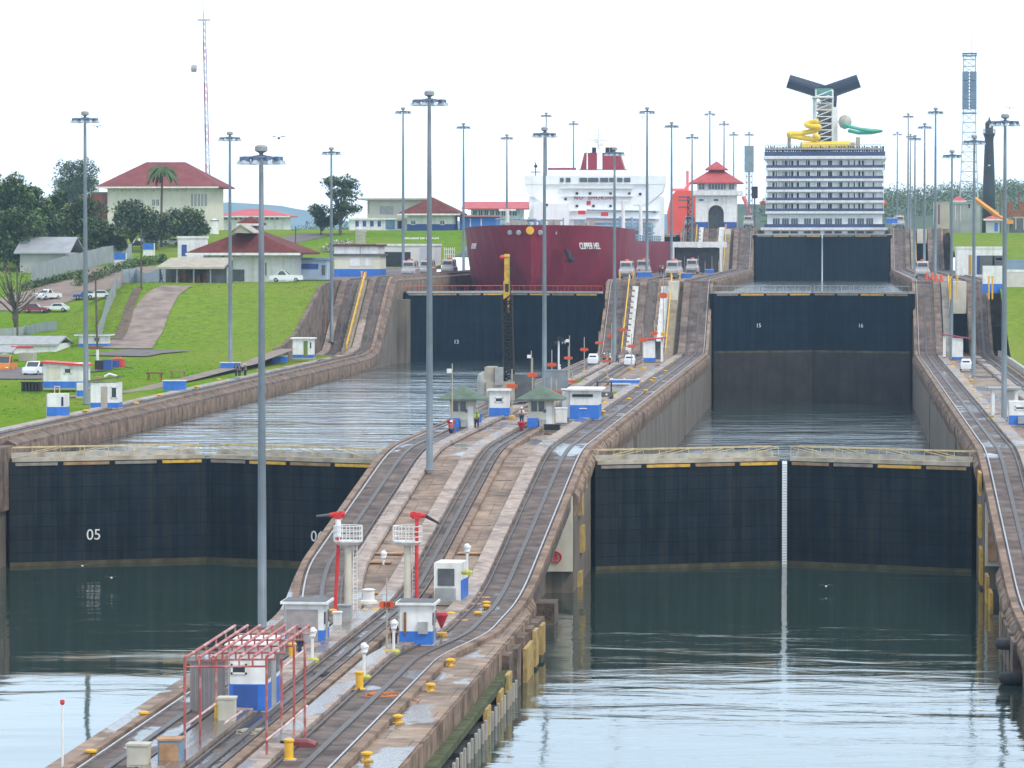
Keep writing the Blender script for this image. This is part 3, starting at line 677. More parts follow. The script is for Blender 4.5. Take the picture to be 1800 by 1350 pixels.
# --- fire monitor towers
def monitor(p, side, label):
    t = thing('fire_monitor_tower', label, 'fire monitor', p, 0, 'fire monitor towers on the centre wall'); H = ZA(962, p.y)-p.z
    MB().tube((0, 0, 0), (0, 0, H), .26, .24, n=12).build('column', cream, t)
    l = MB()
    for q in (.36, .62): l.tube((q, -.1, 0), (q, -.1, H), .03, n=4)
    for i in range(int(H/.28)): l.tube((.36, -.1, .2+i*.28), (.62, -.1, .2+i*.28), .025, n=4)
    l.build('ladder', white, t)
    b = MB(); b.lathe((0.0, 0, H), [(.75, 0), (.98, .22), (.98, .3)], 10); bs = b.build('basket_floor', white, t)
    r = MB(); n = 12
    for k, z in ((0, .6), (0, .95), (0, 1.3)):
        for i in range(n):
            a, c = 2*pi*i/n, 2*pi*(i+1)/n; r.tube((.98*cos(a), .98*sin(a), H+z), (.98*cos(c), .98*sin(c), H+z), .035, n=5)
    for i in range(n): a = 2*pi*i/n; r.tube((.98*cos(a), .98*sin(a), H+.25), (.98*cos(a), .98*sin(a), H+1.32), .035, n=5)
    r.build('basket_rail', white, t)
    sx = side*.66 if side > 0 else -.66
    MB().path([(sx-.2*(side < 0), -.3, .0), (sx, -.3, H*.9), (sx, -.15, H+.2), (sx, -.1, H+1.9)], .13, 10).build('water_pipe', red, t)
    if side < 0: MB().tube((sx, -.1, H+.6), (sx, -.1, H+1.75), .2, n=10).build('sleeve', white, t)
    m = MB(); m.box((sx, -.1, H+2.0), (.55, .4, .4)); m.tube((sx, -.1, H+2.05), (sx+side*.6, -.1, H+2.02), .24, .15, n=10); m.tube((sx-side*.2, -.1, H+1.8), (sx-side*.2, -.1, H+2.3), .16, n=8); m.tube((sx-side*.45, -.1, H+2.1), (sx-side*.25, -.1, H+2.1), .2, n=10)
    mo = m.build('monitor', red, t)
    MB().tube((sx+side*.55, -.1, H+2.02), (sx+side*1.5, -.1, H+1.95-.45*(side > 0)), .13, .07, n=8).build('nozzle', dgrey if side < 0 else dark, mo)
p = at(577, 1105, Z1); monitor(Vector((p.x, 272, Z1)), -1, 'white tower with railed basket and red water cannon pointing left')
p = at(716, 1090, Z1); monitor(Vector((XA(716, 272), 272, Z1)), 1, 'white tower with railed basket and red water cannon pointing right')
# --- red pipe frame
t = thing('pipe_frame', 'red frame of slanting pipes on thin posts over a white blue cabin', 'pipe frame', (0, 0, 0))
y0, y1 = 193, 209; xs = [XA(325, y0)+i*.64 for i in range(7)]; zt0, zt1 = ZA(1165, y0), ZA(1107, y1)
mb = MB()
for i, x in enumerate(xs): MB().tube((x, y0+.2*i, zt0), (x, y1+.1*i, zt1), .075, n=6).build('long_pipe', redpipe, t)
mb = MB()
for j in range(6):
    y = y0+(y1-y0)*j/5; z = zt0+(zt1-zt0)*j/5; mb.tube((xs[0], y, z-.45), (xs[-1], y+.6, z-.45), .055, n=6)
    for i, x in enumerate(xs): mb.tube((x, y+.1*i, z-.5), (x, y+.1*i, z), .05, n=5)
    mb.build('cross_pipe', redpipe, t); mb = MB()
for px, py, pt in ((325, 1338, 1165), (352, 1312, 1163), (469, 1335, 1160), (495, 1290, 1165), (517, 1300, 1140), (536, 1296, 1140), (380, 1270, 1160)):
    q = at(px, py, Z1); MB().tube((q.x, q.y, Z1-.1), (q.x, q.y, ZA(pt, q.y)), .065, n=6).build('post', redpipe, t)
for a, b in (((325, 1275), (378, 1235)), ((395, 1270), (425, 1248)), ((469, 1300), (493, 1280)), ((495, 1280), (540, 1238)), ((500, 1165), (535, 1135))):
    qa, qb = at(a[0], a[1]+40, Z1), at(b[0], b[1]+40, Z1); MB().tube((qa.x, qa.y, Z1+1.1), (qb.x, qb.y, Z1+1.1), .06, n=6).build('guard_rail', M('rail_pinkwhite', (.62, .42, .38), .55, .3, .8), t)
p = at(365, 1250, Z1)
mb = MB()
for px, py, a_, b_ in ((585, 1180, .9, .7), (600, 1150, .6, .6), (560, 1215, .8, .6), (700, 1190, .7, .7), (420, 1315, .9, .8), (620, 1245, .8, .8), (655, 1120, .6, .5), (480, 1150, .9, .6), (735, 1160, .5, .5), (340, 1330, .8, .6)):
    q = at(px, py, Z1); mb.bb(q.x-a_/2, q.x+a_/2, q.y-b_, q.y+b_, Z1-.13, Z1-.06)
mb.build('hatch_cover', dgrey, cw)
def coil(px, py, r_, mt, label):
    q = at(px, py, Z1-.1); t = thing('hose_coil', label, 'hose', q); m = MB(); m.path([((r_+.02*k)*cos(k*.6), (r_+.02*k)*sin(k*.6), .06+.012*(k % 9)) for k in range(46)]+[(r_+1.5, -1.2, .05), (r_+2.2, -2.6, .05)], .04, 5); m.build('hose', mt, t)
coil(575, 1190, .3, dark, 'black hose coiled on the deck right of the open-fronted cabin'); coil(445, 1290, .35, M('ropec', (.45, .40, .30), .9), 'pale rope coiled on the deck in front of the red frame'); coil(668, 1225, .28, M('hoseo', (.5, .16, .05), .6), 'rust coloured hose coil by the right foreground track')
t = thing('sheet_screen', 'grey corrugated metal screen left of the cabin under the red frame', 'screen', p); mb = MB()
for i in range(16): mb.bb(-.95+i*.12, -.95+i*.12+.07, -.05+.04*(i % 2), .03+.04*(i % 2), 0, 2.7); 
mb.bb(-.95, .95, .0, .02, 0, 2.68); mb.bb(-.95, .95, -.1, .1, 2.68, 2.76); mb.build('sheet', M('sheetgrey', (.24, .22, .22), .6, .15, .8), t)
def cabinet(px, py, wd, dp, h, label, m, z=Z1, rz=0, name='equipment_cabinet', topm=None, group=None):
    p = at(px, py, z); t = thing(name, label, 'cabinet', p+Vector((0, dp/2, 0)), rz, group)
    MB().bb(-wd/2, wd/2, -dp/2, dp/2, .08, h).build('body', m, t); MB().bb(-wd/2-.06, wd/2+.06, -dp/2-.06, dp/2+.06, h, h+.1).build('lid', topm or m, t)
    MB().bb(-wd/2+.08, wd/2-.08, -dp/2-.03, -dp/2+.01, .2, h-.12).build('door', topm or m, t); MB().bb(-wd/2+.05, wd/2-.05, -dp/2+.05, dp/2-.05, 0, .08).build('plinth', dgrey, t)
    return t
cabinet(297, 1346, 1.1, 1.2, 1.2, 'pale blue square cabinet at the bottom of the picture', M('cabblue', (.16, .30, .42), .5, .2, 1), topm=plank)
cabinet(241, 1352, 1.0, 1.0, 1.1, 'cream louvred cabinet at the bottom left of the pale blue one', M('cabcream', (.5, .47, .38), .6, .15, 1))
cabinet(397, 1275, .85, .9, 1.35, 'beige cabinet in front of the cabin under the red frame', cream)
cabinet(605, 1095, .8, .8, 1.1, 'light grey box right of the open-fronted cabin', greym)
cabinet(592, 1105, .5, .6, 1.0, 'small white box squeezed beside the open-fronted cabin', white)
cabinet(1000, 737, 1.5, 1.6, 3.0, 'grey doored cabinet between the right kiosk and the long white hut', greym, Z2, topm=white)
cabinet(986, 745, 1.1, 1.0, 1.5, 'low white cabinet at the foot of the grey doored one', white, Z2)
cabinet(970, 757, 1.5, 1.0, .5, 'black long bench box in front of the right kiosk', dark, Z2)
cabinet(836, 745, 1.1, .9, .9, 'blue waste container between the left kiosk and the worker', blue, Z2)
cabinet(978, 700, 2.6, 1.2, 3.2, 'grey switch cabinet behind the right kiosk', M('cabgrey', (.22, .25, .27), .55, .2, 1), Z2)
t = thing('ventilator_box', 'white box with large dark louvred mouth and blue side on the centre wall', 'ventilator', at(789, 1055, 3.6)+Vector((0, 1.5, 0)), R(-4))
MB().bb(-.95, .95, -1.5, 1.5, 0, 2.6).bb(.95, .99, -1.5, 1.5, 0, 1.4, 1).build('housing', [white, blue], t)
MB().bb(-.68, .5, -1.56, -1.49, 1.0, 2.2).build('louvre', dgrey, t); MB().bb(-.8, .6, -2.0, -1.5, .0, .85).build('fan_box', greym, t); MB().bb(-1.0, 1.0, -2.2, -1.4, -.3, .02).build('plinth', concl, t)
# --- small posts: capstans, bollards, covered instruments, flags
def proto(fn, name, cat, group):
    t = thing(name, 'x', cat, (0, 0, 0), 0, group); fn(t); return t
def cyl_bollard(t):
    MB().lathe((0, 0, 0), [(.33, 0), (.33, .08), (.22, .1), (.22, .88), (.27, .92), (.27, 1.0), (.2, 1.04)], 14).build('post', yel2, t); MB().bb(-.36, .36, -.36, .36, -.02, .04).build('base_plate', concl, t)
cb = proto(cyl_bollard, 'bollard_post', 'bollard', 'yellow cylindrical posts')
for px, py, z, lab in ((690, 902, None, 'yellow cylinder post on the lower left of the near ramp'), (903, 904, None, 'yellow cylinder post on the right deck of the near ramp'), (632, 1212, Z1, 'yellow cylinder post beside a green foot right of the red frame'), (508, 1336, Z1, 'yellow cylinder post at the bottom by the dark red tank'), (384, 1270, Z1, 'yellow twin post in front of the beige cabinet'), (514, 1160, Z1, 'yellow block post below the open-fronted cabin'), (470, 1208, Z1, 'yellow stub post just right of the cabin under the red frame')):
    if z is None:
        z = 6
        for _ in range(12): z = zdeck(at(px, py, z).y)-.1
    p = at(px, py, z); place(cb, USED, p, 0, lab, (1, 1, 1.0))
def hook(t):
    MB().lathe((0, 0, 0), [(.2, 0), (.15, .1), (.15, .25), (.3, .33), (.3, .42), (.12, .48)], 10).build('head', yel2, t); MB().bb(-.3, .3, -.22, .22, -.02, .05).build('base_plate', yel, t)
hk = proto(hook, 'line_bollard', 'bollard', 'low yellow mooring heads along the walls')
HK = [(253, 1262), (160, 1330), (757, 1212), (700, 1268), (645, 1334), (792, 1168), (840, 990), (855, 1010), (642, 992), (660, 995), (585, 1080), (793, 1085), (855, 1020)]
HK2 = [(1135, 690), (1105, 705), (1080, 700), (1063, 712), (1120, 683), (1150, 668), (1170, 655), (960, 668), (1000, 690), (1128, 675), (1180, 640), (1145, 672), (1060, 728)]
ORD = ['nearest', 'second nearest', 'third nearest', 'fourth nearest', 'fifth nearest', 'sixth nearest', 'seventh nearest', 'eighth nearest', 'ninth nearest', 'tenth nearest', 'eleventh nearest', 'twelfth nearest', 'farthest']
zones = {}
for L_, z in ((HK, Z1), (HK2, Z2)):
    for px, py in L_:
        p = at(px, py, z)
        if z == Z1 and p.y > 275: p = at(px, py, zdeck(p.y)); p.z = zdeck(p.y)-.1
        lv = 'foreground' if z == Z1 else 'middle level'
        zn = ('on the right edge strip, ' if p.x > -24.5 else ('on the left strip, ' if p.x < -34 else 'between the tracks, '))+lv+' of centre wall'
        zones.setdefault(zn, []).append(Vector((p.x, p.y, p.z-.1)))
for px, py in ((150, 728), (240, 715), (280, 700), (345, 685), (385, 672), (455, 655)): zones.setdefault('along the edge of the left lawn', []).append(at(px, py, 11.1))
for px, py in ((1675, 640), (1691, 661), (1697, 670), (1707, 672), (1704, 682), (1712, 690), (1723, 706), (1736, 722), (1743, 736), (1674, 648)): zones.setdefault('along the deck of the right bank', []).append(at(px, py, Z2)-Vector((0, 0, .1)))
for zn, ps in zones.items():
    for i, p in enumerate(sorted(ps, key=lambda q: q.y)): place(hk, USED, p, rnd.random(), 'low yellow mooring head, %s %s' % (ORD[i], zn))
def covered(t):
    MB().tube((0, 0, 0), (0, 0, 1.5), .09, .09, n=8).build('post', white, t)
    MB().path([(.05, 0, 1.35), (0, 0, 1.6), (.05, 0, 1.9), (-.05, 0, 2.1)], [.1, .2, .26, .16], 8).build('cover', wcloth, t); MB().lathe((0, 0, 0), [(.4, 0), (.42, .2), (.3, .3)], 10).build('foot', M('footgreen', (.42, .42, .08), .7, .2, 2), t)
cv = proto(covered, 'wrapped_post', 'post', 'posts wrapped in white covers')
for px, py, z, lab in ((640, 1195, Z1, 'white wrapped post beside the lone yellow cylinder'), (549, 1165, Z1, 'white wrapped post in front of the open-fronted cabin'), (692, 1150, Z1, 'white wrapped post under the sign numbered 10'), (674, 1018, Z1+.6, 'white wrapped post between the two water cannon towers'), (821, 1010, Z1+1.3, 'white wrapped post right of the louvred white box')):
    if py < 1030:
        for _ in range(8): z = zdeck(at(px, py, z).y)-.1
    place(cv, USED, at(px, py, z), rnd.random(), lab)
def redcone(t):
    MB().lathe((0, 0, 0), [(.38, 0), (.38, .22), (.1, .26)], 10).build('foot', yel, t); MB().tube((0, 0, .2), (0, 0, .6), .05, n=6).build('stem', greym, t); MB().lathe((0, 0, 0), [(.06, .5), (.42, 1.35), (.36, 1.5), (.1, 1.52)], 10).build('hood', M('hood', (.42, .03, .05), .7, .2, 2), t)
rc = proto(redcone, 'hooded_post', 'post', 'posts with dark red tapering hoods')
for px, py, z, lab in ((776, 1118, Z1, 'dark red hooded post right of the cabin by sign 10'), (793, 765, Z2-.4, 'dark red hooded post left of the left kiosk'), (917, 768, Z2-.6, 'dark red hooded post between the two kiosks'), (1078, 618, Z2, 'dark red hooded post by the small ladder under the mid ramp')):
    place(rc, USED, at(px, py, z), 0, lab)
def capst(t):
    MB().lathe((0, 0, 0), [(.6, 0), (.6, .25), (.42, .3), (.4, .9), (.48, 1.0), (.3, 1.08)], 16).build('drum', white, t); MB().bb(-.8, .8, -.5, .5, -.04, .08).build('base_plate', yel, t)
cp = proto(capst, 'capstan', 'capstan', 'white drum capstans')
for px, py, z, lab in ((648, 1062, Z1+.2, 'white drum capstan on planks between the water cannon towers'),):
    place(cp, USED, at(px, py, z), 0, lab)
# orange signs on poles
def signp(t):
    MB().tube((0, 0, 0), (0, 0, 3.9), .06, .045, n=6).build('pole', beige, t)
    MB().bb(-.46, .46, -.1, -.04, 2.42, 2.66).bb(-.36, .36, -.09, -.05, 2.37, 2.71).build('plate', orange, t); MB().lathe((0, 0, 0), [(.3, 0), (.26, .2), (.1, .25)], 8).build('foot', yel, t)
sg = proto(signp, 'signal_sign', 'sign', 'orange signs on thin poles')
q = at(680, 1150, Z1); tg = place(sg, USED, q, 0, 'orange sign with black number 10 on a tall pole in the foreground', (1.0, 1, 1.2))
for px, py, pb, hgt, z, lab in ((900, 680, 735, 0, Z2, 'beside the white blue box right of the crane'), (936, 660, 715, 0, Z2, 'against the water above the right kiosk'), (970, 642, 690, 0, Z2, 'left of the mast by the tanker badge'), (969, 690, 738, 0, Z2, 'just behind the right kiosk roof'), (978, 692, 735, 0, Z2, 'touching the long white hut roof'), (999, 630, 668, 0, Z2, 'beside the black signal lamps'), (1027, 615, 655, 0, Z2, 'right of the black signal lamps'), (1053, 603, 640, 0, Z2, 'left foot of the middle ramp'), (1067, 635, 665, 0, Z2, 'above the first white van'), (1095, 580, 622, 0, Z2, 'in front of the white ramp wall'), (1110, 609, 650, 0, Z2, 'over the gap by the dark doorway'), (1130, 598, 650, 0, Z2, 'left eave of the small red-roofed shed'), (1150, 586, 630, 0, Z2, 'above the small red-roofed shed'), (1075, 591, 634, 0, Z2, 'at the mast before the tanker'), (1006, 671, 700, 0, Z2, 'over the green planted patch'), (1166, 520, 590, 0, Z2+4, 'red, halfway up the right white ramp wall')):
    p = at(px, pb, z); s = (ZA(py, p.y)-p.z)/2.52; place(sg, USED, p, 0, 'orange sign on a thin pole, '+lab, (1.25, 1, s))
text('10', .34, dark, 'number', tg, (0, -.115, 2.54), sx=1.4)
# ================================================================ KIOSKS AND HUTS ON THE MIDDLE LEVEL
def kiosk(px, py, label):
    p = at(px, py, Z2); t = cabin(p+Vector((0, 1.2, 0)), 2.4, 2.4, 2.9, label, 'kiosk', name='green_roof_kiosk', roof=None, window=None, door=None, blue_h=0, wallmat=cream, group='green-roofed kiosks')
    MB().hip(-1.2, 1.2, -1.2, 1.2, 2.85, 4.15, ov=1.15, th=.15).build('roof', green, t)
    for x in (-.62, .1): MB().bb(x-.28, x+.28, -1.25, -1.19, 1.6, 2.6).build('window', glass, t)
    MB().bb(.55, 1.1, -1.25, -1.19, .1, 2.1).build('door', white, t); MB().bb(-1.25, -.2, -1.75, -1.22, 0, .95).build('blue_box', blue, t)
    MB().bb(-.1, .5, -1.6, -1.22, .1, .8).build('air_conditioner', greym, t); MB().bb(.3, .55, -1.3, -1.21, 1.5, 1.8).build('instrument', dgrey, t)
kiosk(812, 752, 'left kiosk with grey green hipped roof beside the water'); kiosk(950, 752, 'right kiosk with darker green hipped roof and instruments on its wall')
p = at(877, 733, Z2); cabin(p+Vector((0, 1, 0)), 2.0, 1.9, 2.7, 'small white blue cabin at the foot of the crane', window=(0, .66, .38, .16), door=None, name='control_cabin', roofmat=cream, blue_h=.95)
p = at(1023, 738, Z2); t = cabin(p+Vector((.2, 3, 0)), 2.9, 5.4, 3.0, 'long white hut with slot window and blue base beside the grey cabinet', window=None, door=None, blue_h=1.5, roofmat=white, ov=.45)
MB().bb(-1.2, .9, -2.84, -2.7, 2.35, 2.62).build('slot_window', dark, t); MB().bb(-.5, .3, -2.8, -2.7, 1.1, 1.2).build('handle', white, t)
p = at(1147, 636, Z2); t = thing('open_shed', 'small white shed with sloping red roof and open right bay', 'shed', p+Vector((0, 1.2, 0)))
MB().bb(-1.45, .35, -1.2, 1.2, .6, 3.3).bb(-1.47, .37, -1.22, 1.22, 0, .6, 1).bb(1.25, 1.55, -1.2, -.9, 0, 3.5).bb(1.25, 1.55, .9, 1.2, 0, 3.5).build('wall', [white, blue], t)
m = MB(); m.loft([[(-1.9, y, 3.3), (2.0, y, 3.6), (2.0, y, 3.8), (-1.9, y, 3.5)] for y in (-1.6, 1.6)]); m.build('roof', red, t); MB().bb(.35, 1.25, .9, 1.0, .3, 3.1).build('back_panel', dgrey, t)
p = at(1097, 676, Z2); t = thing('planter_bench', 'white and blue low box with green front patch on the middle level', 'planter', p+Vector((0, 1.8, 0)))
MB().bb(-1.9, 1.9, -1.2, 1.2, 0, .7).bb(-1.92, 1.92, -1.22, 1.22, .2, .55, 1).build('box', [white, blue], t); MB().bb(-1.5, -.2, -.8, .8, .7, .8).bb(.1, 1.5, -.8, .8, .7, .8).build('vent', dgrey, t)
for i, (px, py, w_, l_) in enumerate(((1100, 690, 3.4, 9), (1002, 668, 3, 16), (1005, 690, 2.5, 10))):
    p = at(px, py, Z2); o = MB().bb(p.x-w_/2, p.x+w_/2, p.y-l_/2, p.y+l_/2, Z2-.3, Z2-.05).build('grass_patch', grass); tag(o, kind='stuff')
def mini_van(p, label, rz=0):
    t = thing('utility_cart', label, 'cart', p, rz); MB().loft([[(-.8, y, .25), (.8, y, .25), (.78, y, a), (.6, y, b), (-.6, y, b), (-.78, y, a)] for y, a, b in ((-1.3, .9, 1.0), (-1.0, 1.0, 1.55), (.3, 1.05, 1.65), (1.2, 1.0, 1.5), (1.3, .9, 1.2))]).build('body', wcar, t)
    MB().bb(-.5, .5, -1.22, -1.1, 1.05, 1.4).build('windscreen', glass, t)
    for x in (-.75, .75):
        for y in (-.85, .85): MB().tube((x-.1, y, .28), (x+.1, y, .28), .28, n=12).build('wheel', rubber, t)
mini_van(at(1043, 641, Z2), 'small white cart parked left of the leaning workers'); mini_van(at(1107, 643, Z2), 'small white cart beside the red-roofed shed')
p = at(1062, 704, Z2); t = thing('work_cart', 'dark open work cart with driver cage beside the long white hut', 'cart', p)
m = MB(); m.bb(-.95, .95, -1.3, 1.3, .45, 1.0); m.build('body', dgrey, t); m = MB()
for x in (-.8, .8):
    for y in (-.4, 1.1): m.tube((x, y, 1), (x, y, 2.1), .05, n=5)
m.bb(-.9, .9, -.5, 1.2, 2.1, 2.18); m.build('cage', dark, t)
for x in (-.85, .85):
    for y in (-.9, .9): MB().tube((x-.15, y, .35), (x+.15, y, .35), .36, n=12).build('wheel', rubber, t)
for x in (-.35, .35): MB().tube((x, -1.34, .75), (x, -1.3, .75), .12, n=8).build('headlight', white, t)
# signal lamps, cameras
p = at(982, 668, Z2); t = thing('signal_post', 'white post with black signal lamps before the far gate', 'signal', p); MB().tube((0, 0, 0), (0, 0, 5.2), .12, n=8).build('post', white, t)
for x, z in ((-.4, 4.9), (.1, 5.5), (.4, 5.3)): MB().bb(x-.25, x+.25, -.3, .2, z-.2, z+.25).build('lamp_head', dark, t)
for px, py, pt in ((437+358, 760, 640), (934, 690, 617), (1001, 665, 590)):
    p = at(px, py, Z2); z = ZA(pt, p.y); t = thing('thin_pole', 'thin grey pole %s' % ('with small white camera left of the kiosks' if px < 800 else ('standing over the water behind the crane' if px < 950 else 'with bent arm beside the signal lamps')), 'pole', p)
    MB().tube((0, 0, 0), (0, 0, z-p.z), .08, .05, n=6).build('pole', beige, t); MB().bb(-.5, -.05, -.15, .15, z-p.z-.9, z-p.z-.5).build('camera_box', white, t)
# ================================================================ CRANE
p = at(885, 712, Z2); t = thing('crawler_crane', 'grey crane with upright black lattice boom and yellow head in front of the tanker', 'crane', p+Vector((0, 2, 0)))
MB().bb(-2.0, 1.2, -1.5, 4, .5, 2.6).bb(-2.2, -1.1, -1.2, 3.5, .9, 4.2).build('body', beige, t)
MB().lathe((-2.2, -.3, 0), [(.9, 0), (.95, 2.6), (.8, 3.4), (.3, 3.7)], 12).build('tank', M('tank', (.38, .37, .34), .5, .15, .8), t); MB().bb(.7, 3.1, -1.0, 3, .4, 3.4).build('counterweight', dgrey, t)
MB().bb(-1.0, -.1, -1.7, -.6, 2.2, 4.2).build('cab', greym, t)
yb = p.y+2; zb, zt_ = 2.5, ZA(518, yb)-Z2; zt2 = ZA(448, yb)-Z2
def lattice(mb, x0, x1, y0, y1, z0, z1, n, r=.06, tx=None, dx=0):
    for i in range(n):
        a, b = z0+(z1-z0)*i/n, z0+(z1-z0)*(i+1)/n; ta, tb = i/n, (i+1)/n
        def c(t, q): 
            xx = [x0, x1, x1, x0][q]; yy = [y0, y0, y1, y1][q]; cx, cy = (x0+x1)/2, (y0+y1)/2; k = 1 if tx is None else 1+(tx-1)*t
            return (cx+(xx-cx)*k+dx*t, cy+(yy-cy)*k)
        for q in range(4):
            A, B, D = c(ta, q), c(tb, q), c(tb, (q+1) % 4); E_ = c(ta, (q+1) % 4)
            mb.tube((*A, a), (*B, b), r, n=4); mb.tube((*A, a), (*D, b), r*.7, n=4); mb.tube((*A, a), (*E_, a), r*.7, n=4)
m = MB(); lattice(m, -.05, 1.0, -.5, .5, zb, zt_, 13, .11, dx=-.25); m.tube((.7, -.5, zb), (.65, -.5, zt2), .05, n=4); m.tube((-.2, 1.5, 3), (.1, .2, zt2), .04, n=4); m.build('boom', dark, t)
m = MB(); m.bb(-.15, .6, -.4, .4, zt_-.5, zt_+1.5); m.bb(-.05, .5, -.35, .35, zt_+1.5, zt2-.4); m.lathe((.2, 0, 0), [(.3, zt2-.5), (.45, zt2-.2), (.3, zt2+.1)], 10); m.tube((.4, -.3, zt_-2.0), (.4, -.3, zt_-.4), .12, n=6); hd = m.build('boom_head', yel, t)
MB().bb(.05, .45, -.42, -.38, zt_+.3, zt_+1.2).build('sheave_slot', dark, hd); MB().lathe((-.35, 0, 0), [(.1, zt2-.6), (.3, zt2-.3), (.1, zt2)], 8).build('red_lamp', red, hd)
# ================================================================ PEOPLE
def person_proto(name, top, bottom, helmet, pose):
    t = thing(name, 'x', 'person', (0, 0, 0))
    J = {'pel': (0, 0, .95, .15), 'ch': (0, .0, 1.25, .17), 'nk': (0, 0, 1.47, .06), 'hd': (0, -.02, 1.6, .095), 'tp': (0, 0, 1.7, .08)}
    step = {'stand': .0, 'walk': .22, 'bend': .05}[pose]
    for s, k in ((-1, 'l'), (1, 'r')):
        J['hp'+k] = (s*.1, 0, .88, .1); J['kn'+k] = (s*.11, -step*s*.6, .5, .065); J['an'+k] = (s*.12, -step*s+(.04), .09, .045); J['to'+k] = (s*.13, -step*s-.14, .04, .04)
        J['sh'+k] = (s*.19, 0, 1.4, .065); J['el'+k] = (s*.26, .03, 1.12, .045)
        J['wr'+k] = (s*.27, -.12 if pose == 'walk' else -.03, .9, .032) if pose != 'bend' else (s*.15, -.4, 1.05, .032)
        w = J['wr'+k]
        J['pa'+k] = (w[0], w[1]-.03, w[2]-.07, .032)
        for i in range(4): J['f%d%s' % (i, k)] = (w[0]+(i-1.5)*.016, w[1]-.05, w[2]-.15-.01*(i in (1, 2)), .008)
        J['th'+k] = (w[0]-s*.04, w[1]-.07, w[2]-.1, .009)
    Ed = [('pel', 'ch'), ('ch', 'nk'), ('nk', 'hd'), ('hd', 'tp')]
    for k in 'lr':
        Ed += [('pel', 'hp'+k), ('hp'+k, 'kn'+k), ('kn'+k, 'an'+k), ('an'+k, 'to'+k), ('ch', 'sh'+k), ('sh'+k, 'el'+k), ('el'+k, 'wr'+k), ('wr'+k, 'pa'+k), ('pa'+k, 'th'+k)]+[('pa'+k, 'f%d%s' % (i, k)) for i in range(4)]
    names = list(J)
    def grow(keys, extra, nm, mat):
        ks = [q for q in names if q in keys]; idx = {q: i for i, q in enumerate(ks)}
        me = bpy.data.meshes.new(nm); me.from_pydata([J[q][:3] for q in ks], [(idx[a], idx[b]) for a, b in Ed if a in idx and b in idx], [])
        o = bpy.data.objects.new(nm, me); C.objects.link(o); md = o.modifiers.new('s', 'SKIN')
        me.skin_vertices.new() if not me.skin_vertices else None
        for i, q in enumerate(ks): me.skin_vertices[0].data[i].radius = (J[q][3]+extra,)*2; me.skin_vertices[0].data[i].use_root = (q == ks[0])
        s2 = o.modifiers.new('u', 'SUBSURF'); s2.levels = 1
        bpy.context.view_layer.update(); m2 = bpy.data.meshes.new_from_object(o.evaluated_get(bpy.context.evaluated_depsgraph_get()))
        bpy.data.objects.remove(o); m2.materials.clear(); m2.materials.append(mat); m2.name = nm
        r = bpy.data.objects.new(nm, m2); C.objects.link(r); r.parent = t; return r
    grow(names, 0, 'body', skin)
    grow(['pel', 'ch', 'shl', 'shr', 'ell', 'elr'], .03, 'shirt', top); grow(['pel', 'hpl', 'hpr', 'knl', 'knr', 'anl', 'anr'], .025, 'trousers', bottom)
    MB().lathe((0, -.01, 1.6), [(.16, .03), (.135, .05), (.12, .13), (.06, .19)], 12).build('helmet', helmet, t)
    MB().bb(-.045, -.02, -.125, -.11, 1.6, 1.615).bb(.02, .045, -.125, -.11, 1.6, 1.615).bb(-.03, .03, -.125, -.11, 1.54, 1.55).build('eyes_and_mouth', dark, t)
    return t
P1 = person_proto('person', nav, nav, hiviz, 'stand'); P2 = person_proto('person', nav, nav, dark, 'walk'); P3 = person_proto('person', hiviz, dark, hiviz, 'walk'); P4 = person_proto('person', wcloth, nav, wcloth, 'stand')
P5 = person_proto('person', red, nav, wcloth, 'bend')
for P_, px, py, z, rz, lab in ((P1, 693, 1138, Z1, .4, 'person in navy with yellow-green helmet standing at the blue cabin by sign 10'), (P2, 527, 1152, Z1, 2.4, 'person in dark blue at the mouth of the open-fronted cabin'),
        (P3, 838, 752, Z2, .3, 'person in yellow-green vest and dark trousers right of the left kiosk'), (P4, 917, 745, Z2, 0, 'person in white shirt and white helmet between the kiosks'), (P5, 793, 770, Z2-.5, .6, 'person bending over cables left of the left kiosk'),
        (P2, 421, 662, 11.2, 0, 'middle person in navy by the lawn edge mast'), (P1, 431, 662, 11.2, 1, 'lone person in navy right of the group on the lawn edge'), (P2, 415, 661, 11.2, 3, 'left person in navy beside the white chest on the lawn edge'),
        (P5, 1062, 640, Z2, 1, 'person in red top bending at the left foot of the middle ramp'), (P4, 1072, 641, Z2, 2, 'person in white helmet beside the bending one in red'), (P4, 984, 663, Z2, 2, 'person in white helmet beside the signal lamps'),
        (P2, 1085, 640, Z2, 1, 'person in navy crouching near the yellow stair rail foot'), (P1, 1245, 478, Z3, 1, 'person in navy on the upper deck beside the locomotive'), (P4, 1165, 481, Z3, 1, 'person in white helmet at the top of the middle ramp'), (P1, 1160, 481, Z3, 1, 'person in dark clothes at the top of the middle ramp'),
        (P1, 624, 480, Z3, 1, 'person in dark clothes in front of the cream workshop'), (P4, 294, 495, 22.3, 1, 'person in white under the beige canopy on the bank'), (P2, 283, 497, 22.3, 1, 'person in green shade under the beige canopy on the bank')):
    p = at(px, py, z) if z != 22.3 else T(px, py); place(P_, USED, (p.x, p.y, p.z-.08), rz, lab)
